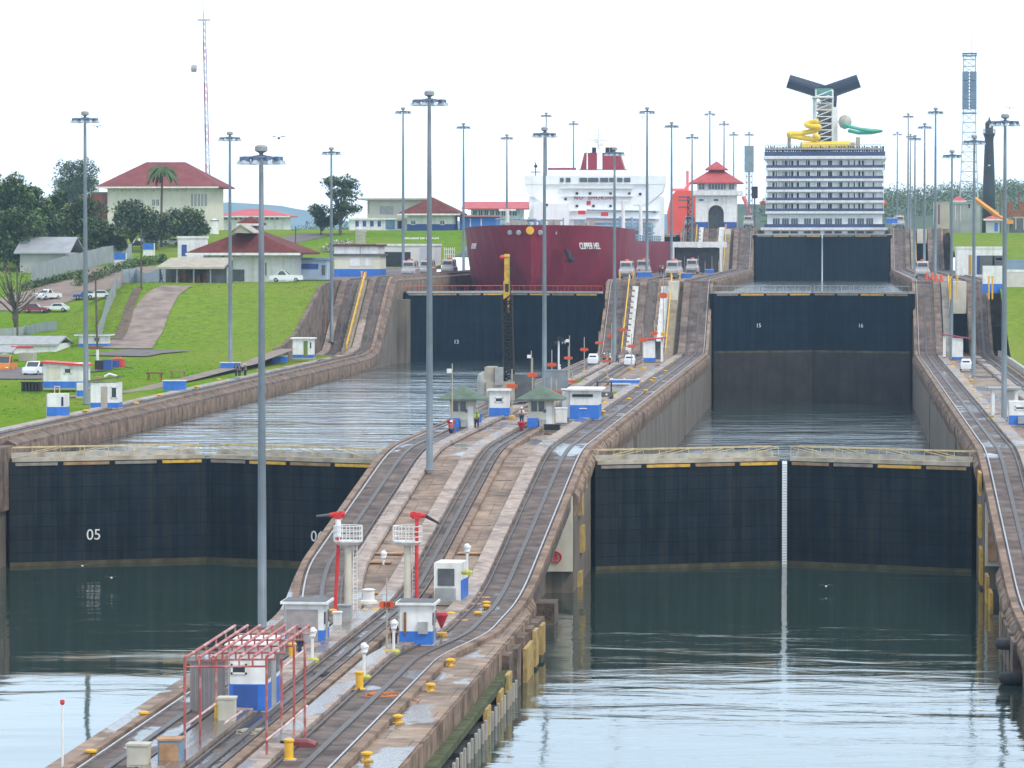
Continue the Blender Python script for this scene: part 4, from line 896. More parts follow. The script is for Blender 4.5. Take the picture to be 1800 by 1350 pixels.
# ================================================================ TOWING LOCOMOTIVES
locom = M('locosilver', (.40, .38, .38), .5, .2, 1, metal=.2)
def loco(t):
    k = MB(); 
    k.loft([[(-1.25, y, .5), (1.25, y, .5), (1.25, y, z), (1.1, y, z+.15), (-1.1, y, z+.15), (-1.25, y, z)] for y, z in ((-4.6, 1.1), (-4.4, 1.5), (-1.6, 1.6), (1.6, 1.6), (4.4, 1.5), (4.6, 1.1))]); k.build('body', locom, t)
    for s in (-1, 1):
        c = MB(); c.loft([[(-1.1, s*y, 1.6), (1.1, s*y, 1.6), (1.0, s*y, z), (-1.0, s*y, z)] for y, z in ((1.3, 3.1), (3.4, 3.1), (3.8, 2.6), (3.9, 1.62))]); cb_ = c.build('cab', locom, t)
        MB().bb(-.8, .8, s*3.82-.1, s*3.82+.08, 2.15, 2.75).build('windscreen', glass, cb_); MB().bb(-1.1, -1.04, s*2.4-.6, s*2.4+.6, 2.1, 2.8).build('side_window', glass, cb_); MB().bb(1.04, 1.1, s*2.4-.6, s*2.4+.6, 2.1, 2.8).build('side_window', glass, cb_)
        MB().lathe((0, s*2.4, 3.1), [(.3, 0), (.25, .25), (.1, .3)], 8).build('beacon', orange, cb_)
        for x in (-1, 1): MB().tube((x*1.0-.1, s*3.0, .5), (x*1.0+.1, s*3.0, .5), .42, n=12).build('wheel', dark, t)
    MB().bb(-.9, .9, -1.0, 1.0, 1.7, 2.6).bb(-1.26, 1.26, -1.0, 1.0, .9, 1.2).build('winch', orange, t)
    MB().bb(-1.0, 1.0, -4.75, -4.55, .35, .9).build('buffer', dgrey, t)
lc = proto(loco, 'towing_locomotive', 'locomotive', 'silver towing locomotives on the lock walls')
for px, Y, z, rz, lab in ((722, 735, Z3, 0, 'silver locomotive at the top of the left bank ramp, left of two'), (752, 765, Z3, 0, 'silver locomotive just right of the first on the left bank'), (790, 800, Z3, 0, 'silver locomotive next to the tanker bow'),
        (1104, 720, Z3, 0, 'silver locomotive at the top of the middle ramp before the tanker'), (1143, 780, Z3, 0, 'silver locomotive behind the tall mast by the tanker side'), (1185, 735, Z3, 0, 'silver locomotive with white front beside the white portal'), (1206, 745, Z3, 0, 'silver locomotive right of the one with the white front'), (1226, 830, Z3, 0, 'orange and silver locomotive under the white portal'),
        (1316, 1012, Z4, 0, 'silver locomotive left of the cruise ship'), (1576, 1012, Z4, 0, 'silver locomotive right of the cruise ship'), (1202, 1015, Z4, 0, 'silver locomotive left of the control tower'), (1640, 720, Z3, 0, 'silver locomotive behind the orange cones on the right bank'), (1591, 1060, Z4, 0, 'silver locomotive behind the one right of the cruise ship')):
    x = XA(px, Y)
    for g in ((-30.8, -31), (-23.6, -24), (-38.4, -38), (14, 14), (22.8, 22)):
        if abs(x-g[0]) < 2.6: x = g[0]
    place(lc, USED, (x, Y, z+.1), rz, lab)
# clutter at the ramp heads: drums, chests, orange cones and rails
def drum(t): MB().lathe((0, 0, 0), [(.3, 0), (.32, .05), (.3, .3), (.32, .32), (.3, .6), (.32, .62), (.3, .9), (.05, .92)], 12).build('drum', red, t); MB().lathe((0, 0, .92), [(.2, 0), (.2, .1)], 8).build('lid', white, t)
dr = proto(drum, 'fuel_drum', 'drum', 'red drums at the ramp heads')
for px, py, lab in ((655, 484, 'red drum above the cream ramp stair'), (1124, 486, 'red drum left of the blue chest on the middle ramp head'), (1188, 486, 'dark red drum on the middle ramp head by the yellow posts')): place(dr, USED, at(px, py, Z3), 0, lab, (1.6, 1.6, 1.6))
def chest(t): MB().bb(-1.3, 1.3, -.6, .6, 0, 1.1).build('box', blue, t); MB().bb(-1.35, 1.35, -.65, .65, 1.1, 1.2).build('lid', white, t)
ct = proto(chest, 'tool_chest', 'chest', 'blue and white chests on the walls')
for px, py, z, s, lab in ((1133, 489, Z3, 1, 'blue chest at the head of the middle ramp left side'), (1207, 489, Z3, .8, 'blue chest at the head of the middle ramp right side'), (307, 686, 11.2, 1, 'white chest with blue band on the brown path of the lawn'), (1180, 470, Z3, .8, 'blue chest behind the middle ramp head'), (1247, 480, Z3, .7, 'tall blue chest under the white portal right post'), (405, 652, 11.2, 1, 'white blue chest beside the workers on the lawn edge'), (492, 637, 11.3, .8, 'white blue chest near the open white hut on the lawn'), (1548+20, 392, Z4, .8, 'blue chest right of the cruise ship')):
    place(ct, USED, at(px, py, z), 0, lab, (s, s, s))
def ypost(t): MB().tube((0, 0, -1.8), (0, 0, 1.0), .12, n=6).build('post', yel2, t); MB().bb(-.2, .2, -.1, .1, .9, 1.1).build('cap', yel2, t)
yp = proto(ypost, 'guard_post', 'post', 'yellow guard posts at the ramp heads')
for px, py in ((638, 486), (645, 489), (652, 490), (1094, 492), (1117, 490), (1183, 490), (1198, 489), (1668, 500), (1680, 500), (1735, 500), (1741, 500)): place(yp, USED, at(px, py, Z3)+Vector((0, -8, 0)), 0, 'yellow guard post, %s at the head of the %s ramp' % ({638: 'leftmost', 645: 'middle one', 652: 'rightmost', 1094: 'leftmost', 1117: 'second', 1183: 'third', 1198: 'rightmost', 1668: 'leftmost', 1680: 'second', 1735: 'third', 1741: 'rightmost'}[px], 'left bank' if px < 700 else ('middle' if px < 1300 else 'right bank')), (1, 1, 1.2))
# ================================================================ CONTROL TOWER AND PORTAL
Yt = 1006; xt = XA(1258, Yt); s = Yt/FPX
t = thing('control_tower', 'white control tower with two-tier red tiled roof between the two ships', 'control tower', (xt, Yt, Z4))
hb = ZA(336, Yt)-Z4; W_ = 81*s/2
w_ = MB(); n = 14; aw, ah = 1.95, 3.7
w_.bb(-W_*.88, -aw, 0, 9, 0, hb); w_.bb(aw, W_*.88, 0, 9, 0, hb)
for i in range(n):
    a0 = pi*i/n; a1 = pi*(i+1)/n; xa, xb = -aw*cos(a0), -aw*cos(a1); za = ah+aw*sin((a0+a1)/2)*1.1; w_.bb(xa, xb, 0, 9, za, hb)
w_.bb(-W_*.9, -aw-.0, -.06, -.0, 0, 1.6, 1); w_.bb(aw, W_*.9, -.06, 0, 0, 1.6, 1)
w_.build('wall', [white, blued], t)
MB().bb(-aw, aw, 2.5, 2.7, 0, ah+aw).build('opening', dgrey, t)
zg = ZA(343, Yt)-Z4; MB().bb(-W_*1.0, W_*1.12, -1.1, 10, zg-.1, zg+1.1).build('balcony', white, t)
ze = ZA(321, Yt)-Z4; MB().bb(-W_*.82, W_*.86, .2, 8.8, zg+1, ze).build('lantern', white, t)
for xa, xb in ((-4.3, -2.9), (-1.9, 2.4), (3.2, 4.5)):
    f = MB().bb(xa, xb, .1, .22, zg+1.4, ze-.3).build('window', glass, t); q = MB()
    for k in range(int((xb-xa)/.75)+1): q.bb(xa+k*.75-.04, xa+k*.75+.04, .04, .12, zg+1.4, ze-.3)
    q.build('frame', white, f)
for x in (-3.7, 0): MB().bb(x-.55, x+.6, -.05, .05, zg-1.5, zg-1.0).build('window', glass, t)
MB().hip(-W_*.9, W_*.92, 0, 9, ze, ZA(295, Yt)-Z4, ov=1.4, th=.3).build('roof', M('redtile', (.42, .075, .075), .7, .2, .8), t)
MB().hip(-2.2, 2.2, 2.3, 6.7, ZA(297, Yt)-Z4, ZA(283, Yt)-Z4, ov=.55, th=.3).build('roof_lantern', M('redtile', (0, 0, 0)), t)
Yp_ = 880; x0, x1 = XA(1180, Yp_), XA(1275, Yp_); z0, z1 = Z3, ZA(425, Yp_)
t = thing('portal_frame', 'white concrete portal with dark back below the control tower', 'portal', (0, 0, 0))
MB().bb(x0, x1, Yp_, Yp_+8, z1-1.2, z1).bb(x0, x0+.6, Yp_, Yp_+1, z0, z1-1.2).bb(x1-1.3, x1-.7, Yp_, Yp_+1, z0, z1-1.2).build('frame', white, t)
MB().bb(x0+.7, x1-1.4, Yp_+6, Yp_+6.3, z0, z1-1.3).build('back_wall', dgrey, t); m = MB()
for k in range(7): m.bb(x0+1+k*1.5, x0+1.25+k*1.5, Yp_+5.5, Yp_+5.9, z0, z0+2.5+1.2*(k % 2))
m.build('machinery', concl, t)
t = thing('lattice_mast', 'dark lattice mast climbing from the portal past the control tower', 'mast', (XA(1213, 940), 940, Z3)); m = MB(); lattice(m, -.8, .8, -.8, .8, 0, ZA(345, 940)-Z3, 12, .12, tx=.7); m.build('lattice', dark, t)
# panel pole and screen between tower and cruise ship
Y = 1150; t = thing('panel_mast', 'grey lattice mast with tall grey panel box left of the cruise ship', 'antenna mast', (XA(1316, Y), Y, Z4)); m = MB(); lattice(m, -1, 1, -1, 1, 0, ZA(258, Y)-Z4, 14, .1, tx=.8); m.build('lattice', greym, t)
m = MB()
for k in range(3): m.bb(-1.3, 1.3, -1.3, 1.3, ZA(303-k*15.5, Y)-Z4, ZA(303-k*15.5-15, Y)-Z4)
m.build('panel', M('panelgrey', (.22, .28, .30), .6, .2, .3), t)
Y = 1050; t = thing('signal_screen', 'small dark screen on a post left of the cruise ship', 'screen', (XA(1326, Y), Y, Z4)); MB().bb(-.8, .8, -.2, .2, ZA(349, Y)-Z4, ZA(328, Y)-Z4).build('screen', dark, t); MB().tube((0, 0, 0), (0, 0, ZA(349, Y)-Z4), .2, n=8).build('post', dgrey, t)
# ================================================================ RED TANKER
t = thing('tanker_ship', 'dark red tanker with white bridge and NO SMOKING lettering filling the left upper chamber', 'ship', (0, 0, 0)); xc = -57
Yb = 738; secs = []
def half(s_, top): 
    L = 46 if top else 66; o_ = 0 if top else 5
    u = max(0, min(1, (s_-o_)/L)); return 15.9*(1-(1-u)**2.1)**.62 if u > 0 else .05
def dz(s_): return 29.3+ (2.3*(1-sm(62, 66, s_))) + .5*(1-sm(0, 45, s_))
for s_ in [0, .6, 1.5, 3, 5, 8, 12, 17, 23, 30, 38, 46, 56, 62, 66, 80, 110, 150, 200, 235]:
    b, w2, z = half(s_, 1), half(s_, 0), dz(s_); y = Yb+s_
    secs.append([(xc+q*v, y+(1.6*(1-h_) if s_ < 20 else 0), 17+(z-17)*h_) for q, v, h_ in ((-1, w2, 0), (-1, w2*.55+b*.45, .35), (-1, w2*.2+b*.8, .7), (-1, b, 1), (1, b, 1), (1, w2*.2+b*.8, .7), (1, w2*.55+b*.45, .35), (1, w2, 0))])
hull = MB().loft(secs).build('hull', hullred, t, smooth=False)
m = MB()
for s_ in (0, 1): pass
MB().lathe((0, 0, 0), [(.45, -.05), (.75, 0), (.75, .12), (.3, .14)], 16).build('badge', yel2, hull, (XA(932, Yb), Yb-.35, ZA(405, Yb))).rotation_euler = (pi/2, 0, 0)
for px, Y_ in ((897, 741), (912, 739), (950, 739), (975, 742), (842, 770), (1035, 760)):
    o = MB().lathe((0, 0, 0), [(.35, -.2), (.5, 0), (.38, .2), (.2, .22)], 10).build('fairlead', greym, hull, (XA(px, Y_), Y_-.5, ZA(409, Y_))); o.rotation_euler = (pi/2, 0, 0)
def hull_x(Y_, q, h_=.8): s_ = Y_-Yb; return xc+q*(half(s_, 0)*.15+half(s_, 1)*.85)
def hull_text(str_, ya, q, z, size, name='ship_name'):
    xa = hull_x(ya, q); yb_ = ya+6; xb = hull_x(yb_, q); ang = math.atan2((yb_-ya), (xb-xa)) if q > 0 else math.atan2((ya-yb_), (xa-xb))
    text(str_, size, white, name, hull, (xa+q*.25, ya-.55, z), (R(78), 0, ang), ext=.05)
hull_text('CLIPPER HEL', 751, 1, ZA(431, 751)-.2, 1.75)
hull_text('PER HEL', 757, -1, ZA(433, 757), 1.5)
o = MB().path([(-.9, .2, .9), (-.3, -.2, .2), (0, -.35, -.9), (.7, -.2, -1.3)], [.25, .5, .45, .2], 8).path([(-.8, -.2, -1.2), (0, -.4, -1.4), (.9, 0, -.7)], .22, 6).build('anchor', dark, hull, (XA(1003, 745), hull and 743.2, ZA(447, 743)))
Ys = 925; zz = lambda py: ZA(py, Ys); xx = lambda px: XA(px, Ys)
sb = MB().bb(xx(930), xx(1160), Ys, Ys+22, 29, zz(345)).bb(xx(952), xx(1150), Ys, Ys+14, zz(345), zz(322)).bb(xx(962), xx(1140), Ys+1, Ys+12, zz(322), zz(299))
sb.bb(xx(940), xx(1001), Ys-4, Ys+1, 29, zz(358)); sb = sb.build('superstructure', shipw, t)
m = MB()
for a, b, c in ((922, 955, 1), (1168, 1140, -1)):
    m.loft([[(xx(a), y, zz(322)), (xx(b), y, zz(322)), (xx(b), y, zz(357)), (xx(a+c*4), y, zz(338))] for y in (Ys-.5, Ys+6)])
m.bb(xx(922), xx(1168), Ys-.6, Ys+6, zz(324), zz(309)); m.build('bridge_wing', shipw, t)
m = MB()
for a, b in ((985, 991), (995, 1003), (1019, 1032), (1034, 1052), (1055, 1069), (1071, 1080), (1085, 1094), (1097, 1108)): m.bb(xx(a), xx(b), Ys+.4, Ys+1.05, zz(320), zz(312))
br = MB().bb(xx(966), xx(1116), Ys+.5, Ys+10, zz(324), zz(303)).build('wheelhouse', shipw, t); 
m = MB()
for a, b in ((985, 991), (995, 1003), (1019, 1032), (1034, 1052), (1055, 1069), (1071, 1080), (1085, 1094), (1097, 1108)): m.bb(xx(a), xx(b), Ys-.8, Ys-.5, zz(320), zz(312.5))
m.build('window', glass, br)
m = MB()
for px, py in ((963, 340), (1014, 340), (1037, 340), (1073, 340), (1106, 340), (1125, 341), (963, 362), (1014, 362), (1073, 362), (1043, 362), (994, 350), (1150, 372)): m.bb(xx(px)-.28, xx(px)+.28, Ys-.2, Ys+.2, zz(py+2), zz(py-2)) if px > 1003 or py > 345 else m.bb(xx(px)-.28, xx(px)+.28, Ys-4.2, Ys-3.9, zz(py+22), zz(py+18))
m.build('porthole', dark, sb)
m = MB()
for py in (331, 345, 371, 385): m.bb(xx(985 if py < 350 else 1003), xx(1112 if py < 350 else 1158), Ys-.9, Ys+.1, zz(py)-.1, zz(py)+.12)
m.build('deck_ledge', white, sb)
text('NO  SMOKING', 1.2, red, 'lettering', sb, (xx(1045.5), Ys-.12, zz(348)), ext=.06, sx=1.02, spc=1.25)
MB().bb(xx(1031), xx(1038), Ys-.15, Ys+.05, zz(360), zz(353)).build('red_panel', red, sb)
fn = MB(); Yf = Ys+14
for a, b, c, d in ((1012, 1020, 1042, 1042), (1052, 1052, 1082, 1092)): fn.loft([[(xx(a), y, zz(299)), (xx(d), y, zz(299)), (xx(c), y, zz(266)), (xx(b), y, zz(266))] for y in (Yf, Yf+7)])
fn.build('funnel', M('funnelred', (.30, .03, .05), .5, .15, .3), t); m = MB()
for px in (1036, 1060, 1068): m.tube((xx(px), Yf+3, zz(268)), (xx(px), Yf+3, zz(256)), .5, n=8)
m.build('exhaust', dark, t)
m = MB(); m.bb(xx(1045), xx(1050), Ys+9, Ys+11, zz(299), zz(258)); m.tube((xx(1047), Ys+10, zz(258)), (xx(1047), Ys+10, zz(222)), .25, .1, n=6); m.bb(xx(1030), xx(1066), Ys+9.8, Ys+10.2, zz(246), zz(244)); m.bb(xx(1037), xx(1057), Ys+9.8, Ys+10.2, zz(236), zz(234.5)); m.bb(xx(1040), xx(1045), Ys+9, Ys+11, zz(242), zz(250)); m.bb(xx(1050), xx(1056), Ys+9, Ys+11, zz(250), zz(255))
m.build('mast', white, t)
for px, py in ((1028, 228), (1106, 250), (986, 252)): MB().tube((xx(px), Ys+8, zz(300)), (xx(px), Ys+8, zz(py)), .18, .1, n=6).build('antenna', white, t)
m = MB(); m.bb(xx(960), xx(1010), Ys+5, Ys+5.3, zz(298), zz(294)); m.bb(xx(1015), xx(1100), Ys+5, Ys+5.3, zz(301), zz(297)); m.build('awning_rail', M('awning', (.25, .05, .10), .7, .2, 1), t)
m = MB(); m.tube((xx(941), Ys+1, zz(309)), (xx(941), Ys+1, zz(285)), .12, n=5); m.bb(xx(933), xx(950), Ys+.8, Ys+1.2, zz(303), zz(301.5)); m.lathe((xx(941), Ys+1, zz(295)), [(.1, 0), (.5, .4), (.1, .9)], 8); m.build('signal_lamp', dark, t)
# deck pipes, posts and derricks
m = MB(); rr = random.Random(3)
for k in range(46):
    y = 800+rr.random()*118; x = xc+rr.uniform(-13, 14.5); hgt = rr.uniform(1, 5.5); m.tube((x, y, 29), (x, y, 29+hgt), rr.uniform(.12, .3), n=6)
    if k % 2: m.tube((x, y, 29+hgt), (x+rr.uniform(-5, 5), y+rr.uniform(-3, 12), 29+hgt), .22, n=6)
    if k % 5 == 0: m.bb(x-1.2, x+1.2, y, y+2, 29, 29+hgt*.6)
for z in (31.2, 32.6, 34.2, 36): m.tube((xc+2, 870, z), (xc+15, 870+z, z), .2, n=6)
m.bb(xc+1, xc+14, 905, 918, 29, 33.5); m.bb(xc+2, xc+13, 880, 900, 31.5, 32.2)
for k in range(14): m.tube((xc+15.6, 800+k*9, 29), (xc+15.6, 800+k*9, 30.4), .12, n=4)
m.tube((xc+15.6, 795, 30.4), (xc+15.6, 925, 30.4), .12, n=5); m.tube((xc+15.6, 795, 29.8), (xc+15.6, 925, 29.8), .1, n=5)
m.build('deck_pipework', shipg, t)
for px, Y_, pt in ((1095, 830, 352), (1126, 860, 360), (890+2, 770, 368)): 
    dk_ = MB().tube((XA(px, Y_), Y_, 29), (XA(px, Y_), Y_, ZA(pt, Y_)), .45, .35, n=8); dk_.bb(XA(px, Y_)-1.6, XA(px, Y_)+1.6, Y_-.2, Y_+.2, ZA(pt, Y_)-.3, ZA(pt, Y_)+.1); dk_.build('vent_post', white, t)
m = MB()
for px in (895, 905, 920, 968, 980, 1015, 1027, 1040): m.bb(XA(px, 765)-.5, XA(px, 765)+.5, 764, 766, 31, 32.3+(px % 3)*.4)
m.build('windlass', beige, t); MB().bb(XA(1018, 800)-1, XA(1018, 800)+1, 799, 801, 29, 33.5).build('locker', shipg, t)
for px, py in ((1023, 373), (1063, 376)): MB().bb(XA(px, 905)-.8, XA(px, 905)+.8, 903.5, 904, ZA(py+4, 905), ZA(py-3, 905)).build('red_locker', red, t)
# ================================================================ ORANGE SHIP BEHIND
Y = 1420; t = thing('cargo_ship', 'bright orange-red ship mostly hidden behind the control tower', 'ship', (0, 0, 0))
x0, x1 = XA(1170, Y), XA(1275, Y); m = MB(); cx = (x0+x1)/2; hw = (x1-x0)/2
m.loft([[(cx-hw*a, Y+y, 24), (cx+hw*a, Y+y, 24), (cx+hw*b, Y+y, ZA(372, Y)), (cx+hw*c, Y+y, ZA(345, Y)), (cx+hw*c*.8, Y+y, ZA(335, Y)), (cx-hw*c*.8, Y+y, ZA(335, Y)), (cx-hw*c, Y+y, ZA(345, Y)), (cx-hw*b, Y+y, ZA(372, Y))] for y, a, b, c in ((0, .85, .92, .8), (3, .93, .97, .84), (10, .98, .99, .86), (60, 1, 1, .86), (160, 1, 1, .86))]); hl = m.build('hull', orhull, t)
m = MB(); m.bb(cx-hw*.8, cx-hw*.45, Y+4, Y+8, ZA(336, Y), ZA(331, Y)); m.tube((XA(1207, Y), Y+5, ZA(336, Y)), (XA(1207, Y), Y+5, ZA(300, Y)), .5, n=6); m.tube((XA(1305, Y), Y+5, ZA(345, Y)), (XA(1318, Y), Y+5, ZA(375, Y)), .8, n=6); m.tube((XA(1200, Y), Y+5, ZA(336, Y)), (XA(1211, Y), Y+5, ZA(322, Y)), .6, n=6); m.build('foremast', M('hullpink', (.8, .2, .2), .5, .1, 1), t)
m = MB()
for py in (347, 353, 365): m.bb(XA(1192, Y), XA(1212, Y), Y-.1, Y+.3, ZA(py, Y), ZA(py, Y)+.4)
m.build('deck_rail', dgrey, t)
# ================================================================ CRUISE SHIP
Y = 1062; x0, x1 = XA(1343, Y), XA(1555, Y); cx = (x0+x1)/2; hw = (x1-x0)/2; z = lambda py: ZA(py, Y); X = lambda px: XA(px, Y)
t = thing('cruise_ship', 'white cruise ship seen from astern with winged dark funnel and yellow slide', 'ship', (0, 0, 0))
def taper(y): return 1-.0*y
m = MB(); m.loft([[(cx-hw*a, Y+y, 27), (cx+hw*a, Y+y, 27), (cx+hw*1.02*b, Y+y, z(404)), (cx-hw*1.02*b, Y+y, z(404))] for y, a, b in ((0, .86, 1), (8, .97, 1), (40, 1, 1), (210, .95, 1), (255, .35, .6), (270, .02, .1))]); m.build('hull', shipw, t)
m = MB()
for k, px in enumerate((1357, 1373, 1389, 1412, 1428, 1449, 1466, 1489, 1505, 1521)): MB().bb(X(px), X(px+13), Y-.45, Y+.3, z(410), z(406.5)).build('mooring_port', dark, t)
sup = MB().bb(cx-hw*.955, cx+hw*.955, Y+1.3, Y+240, z(404), z(278)).build('superstructure', shipw, t)
decks = [278, 297.5, 316.5, 335.5, 354.5, 373.5, 402]
m = MB(); m.bb(cx-hw*1.02, cx+hw*1.02, Y-.3, Y+230, z(280), z(275.5))
for py in decks[1:-1]: m.bb(cx-hw*.985, cx+hw*.985, Y+0, Y+3.3, z(py+2.2), z(py-2))
m.bb(cx-hw*1.06, cx+hw*1.06, Y-.6, Y+60, z(405), z(400)); m.build('deck_slab', white, t)
m = MB()
for py in decks[1:-1]: m.bb(cx-hw*.97, cx+hw*.97, Y+.05, Y+.2, z(py-1.8), z(py-6.8))
m.bb(cx-hw*1.0, cx+hw*1.0, Y-.2, Y-.05, z(400), z(394)); m.bb(cx-hw*1.0, cx+hw*1.0, Y-.2, Y+.1, z(275), z(267)); m.build('balcony_rail', balc, t)
doorp = MB().bb(-.24, .24, -.12, .12, 0, 13*Y/FPX).build('balcony_door', dark, t)
for di, py in enumerate(decks[1:-1]):
    m = MB()
    for px in (1357, 1363.5, 1374, 1379, 1384, 1390, 1400, 1414, 1419, 1434, 1438, 1454, 1458, 1472, 1476, 1490, 1500, 1508, 1514, 1532):
        q = doorp if (di, px) == (0, 1357) else doorp.copy()
        if q is not doorp: C.objects.link(q)
        q.location = (X(px+1.6), Y+1.25, z(py-1.5))
m = MB()
for px in (1358, 1374, 1390, 1413, 1429, 1450, 1467, 1490, 1506, 1522):
    for k in range(3): m.bb(X(px+k*4.2), X(px+k*4.2+3.4), Y+1.1, Y+1.4, z(395), z(384))
m.build('window', glass, t)
m = MB()
for k in range(22): m.bb(cx-hw*.97+k*(2*hw*.97/21)-.07, cx-hw*.97+k*(2*hw*.97/21)+.07, Y+.3, Y+1.4, z(373), z(280))
m.build('balcony_divider', shipw, t)
m = MB()
for k in range(60):
    px = 1345+k*3.5+rnd.random()*2; m.bb(X(px)-.16, X(px)+.16, Y+1, Y+1.4, z(268), z(268)+1.2+rnd.random()*.5)
m.build('rail_clutter', [navy], t)
m = MB()
for k in range(50):
    px = 1345+k*4.1; m.bb(X(px)-.05, X(px)+.05, Y+.4, Y+.5, z(262), z(255))
m.bb(X(1343), X(1550), Y+.4, Y+.5, z(256), z(255)); m.bb(X(1343), X(1550), Y+.2, Y+14, z(264), z(261)); m.build('top_rail', greym, t)
# slide complex
s3 = MB(); Yd = Y+12
s3.bb(X(1405), X(1502), Yd, Yd+12, z(262), z(249)); s3.bb(X(1382), X(1388), Yd, Yd+3, z(262), z(236)); s3.bb(X(1503), X(1511), Yd, Yd+3, z(262), z(240)); s3.build('pool_house', beige, t)
MB().tube((X(1408), Yd-1, z(258)), (X(1494), Yd-1, z(254)), 1.4, 1.1, n=12).build('slide_tube', slidey, t)
pts = [(1436, 212), (1420, 214), (1414, 218), (1425, 222), (1440, 221), (1436, 227), (1418, 231), (1400, 234), (1386, 233), (1384, 237), (1398, 239), (1415, 242), (1432, 244), (1438, 241), (1430, 236)]
def chaikin(P):
    P = [Vector(p) for p in P]
    for _ in range(2):
        Q = [P[0]]
        for a, b in zip(P, P[1:]): Q += [a.lerp(b, .25), a.lerp(b, .75)]
        P = Q+[P[-1]]
    return P
MB().path(chaikin([(X(a), Yd-1+1.2*sin(i*1.3), z(b)) for i, (a, b) in enumerate(pts)]), .72, 10).build('yellow_slide', slidey, t, smooth=True)
MB().path([(X(a), Yd+i*.4, z(b)) for i, (a, b) in enumerate(((1480, 217), (1495, 222), (1512, 226), (1530, 228), (1548, 229), (1530, 232), (1508, 232), (1490, 228)))], .5, 10).build('green_slide', slideg, t, smooth=True)
m = MB(); m.bb(X(1460), X(1471), Yd+8, Yd+14, z(262), z(185)); m.bb(X(1426), X(1433), Yd+8, Yd+14, z(262), z(170)); m.build('stair_tower', shipw, t)
MB().bb(X(1436), X(1460), Yd+13, Yd+22, z(262), z(176)).build('funnel_base', M('casing', (.5, .48, .44), .6, .15, .5), t)
m = MB(); lattice(m, X(1432), X(1462), Yd+5, Yd+12, z(262), z(155), 9, .2); m.bb(X(1424), X(1464), Yd+4, Yd+13, z(169), z(167)); m.build('lattice_tower', white, t)
m = MB(); m.bb(X(1430), X(1460), Yd+6, Yd+9, z(190), z(184)); m.build('tower_platform', beige, t)
m = MB(); m.bb(X(1430), X(1462), Yd+6, Yd+8, z(164), z(152)); m.build('tower_top', M('towerteal', (.10, .25, .22), .5, .2, 1), t)
for py in (200, 215, 235): MB().bb(X(1434), X(1458), Yd+9, Yd+11, z(py+3), z(py-3)).build('stair', dgrey, t)
fy = Y+55; F = lambda px, py: (XA(px, fy), fy+4, ZA(py, fy))
m = MB()
for a, b in (((1451, 164), (1384, 143)), ((1448, 164), (1508, 143))):
    A, B = Vector(F(*a)), Vector(F(*b)); m.tube(A, B, 2.0, 1.9, n=16)
m.loft([[(XA(px+dx_, fy), fy+q, ZA(py, fy)) for q, dx_ in ((0, 0), (0, w4), (8, w4), (8, 0))] for px, py, w4 in ((1446, 250, 20), (1444, 200, 24), (1440, 172, 30), (1436, 158, 30), (1440, 152, 18))]); m.build('funnel', navy, t)
o = MB(); o.lathe((X(1484), Yd+6, z(212)), [(.2, -1.9), (1.3, -1.4), (1.85, 0), (1.3, 1.4), (.2, 1.9)], 14); o.build('radome', concl, t, smooth=True)
MB().bb(X(1549), X(1557), Y+40, Y+43, z(295), z(283)).bb(X(1549), X(1556), Y+60, Y+64, z(316), z(296), 1).build('side_pod', [navy, M('podteal', (.1, .45, .5), .4, .1, 1)], t)
for px in (1342, 1552): MB().bb(X(px)-1, X(px)+1, Y+5, Y+12, z(359), z(353)).build('lifeboat', orange, t)
# ================================================================ BUILDINGS ON THE BANKS
def house(name, label, px0, px1, Y, pe, pr, dep, wallm_, roofm_, kind='hip', base=None, wins=(), ov=.8, basecol=None, bh=1.0, winm=None, cat='building', inset=None, zb=None):
    """walls between two sight lines at distance Y; pe = eave row, pr = ridge row; wins = (px0, px1, py0, py1)"""
    x0, x1 = XA(px0, Y), XA(px1, Y); cx = (x0+x1)/2; g = zb if zb is not None else min(hterr(cx, Y), hterr(cx, Y+dep*.5))-.6
    ze, zr = ZA(pe, Y), ZA(pr, Y); t = thing(name, label, cat, (cx, Y, g)); h = (x1-x0)/2; H = ze-g
    w_ = MB().bb(-h, h, 0, dep, 0, H)
    if basecol: w_.bb(-h-.03, h+.03, -.03, dep+.03, 0, bh+.6, 1)
    w_.build('wall', [wallm_, basecol or wallm_], t)
    if kind == 'hip': MB().hip(-h, h, 0, dep, H, zr-g, ov=ov, inset=inset, th=.35).build('roof', [roofm_], t); MB().bb(-h-ov, h+ov, -ov-.05, -ov, H-.45, H-.05).build('fascia', white, t)
    elif kind == 'gable':
        m = MB(); m.loft([[(-h-ov, -ov, H), (h+ov, -ov, H), (h+ov, dep/2, zr-g), (-h-ov, dep/2, zr-g)], [(-h-ov, -ov, H-.25), (h+ov, -ov, H-.25), (h+ov, dep/2, zr-g-.25), (-h-ov, dep/2, zr-g-.25)]])
        m.loft([[(-h-ov, dep+ov, H), (h+ov, dep+ov, H), (h+ov, dep/2, zr-g), (-h-ov, dep/2, zr-g)], [(-h-ov, dep+ov, H-.25), (h+ov, dep+ov, H-.25), (h+ov, dep/2, zr-g-.25), (-h-ov, dep/2, zr-g-.25)]]); m.build('roof', roofm_, t)
    else: MB().bb(-h-ov, h+ov, -ov, dep+ov, H, H+.4).build('roof', roofm_, t)
    for q in wins:
        mt = q[4] if len(q) > 4 else (winm or glass); a, b = XA(q[0], Y)-cx, XA(q[1], Y)-cx; u, v = ZA(q[3], Y)-g, ZA(q[2], Y)-g
        wi = MB().bb(a, b, -.08, -.02, u, v).build('window' if len(q) < 6 else q[5], mt, t)
        if len(q) < 5: MB().bb(a-.1, b+.1, -.14, -.02, u-.15, u).bb((a+b)/2-.05, (a+b)/2+.05, -.13, -.08, u, v).build('frame', white, wi)
    return t
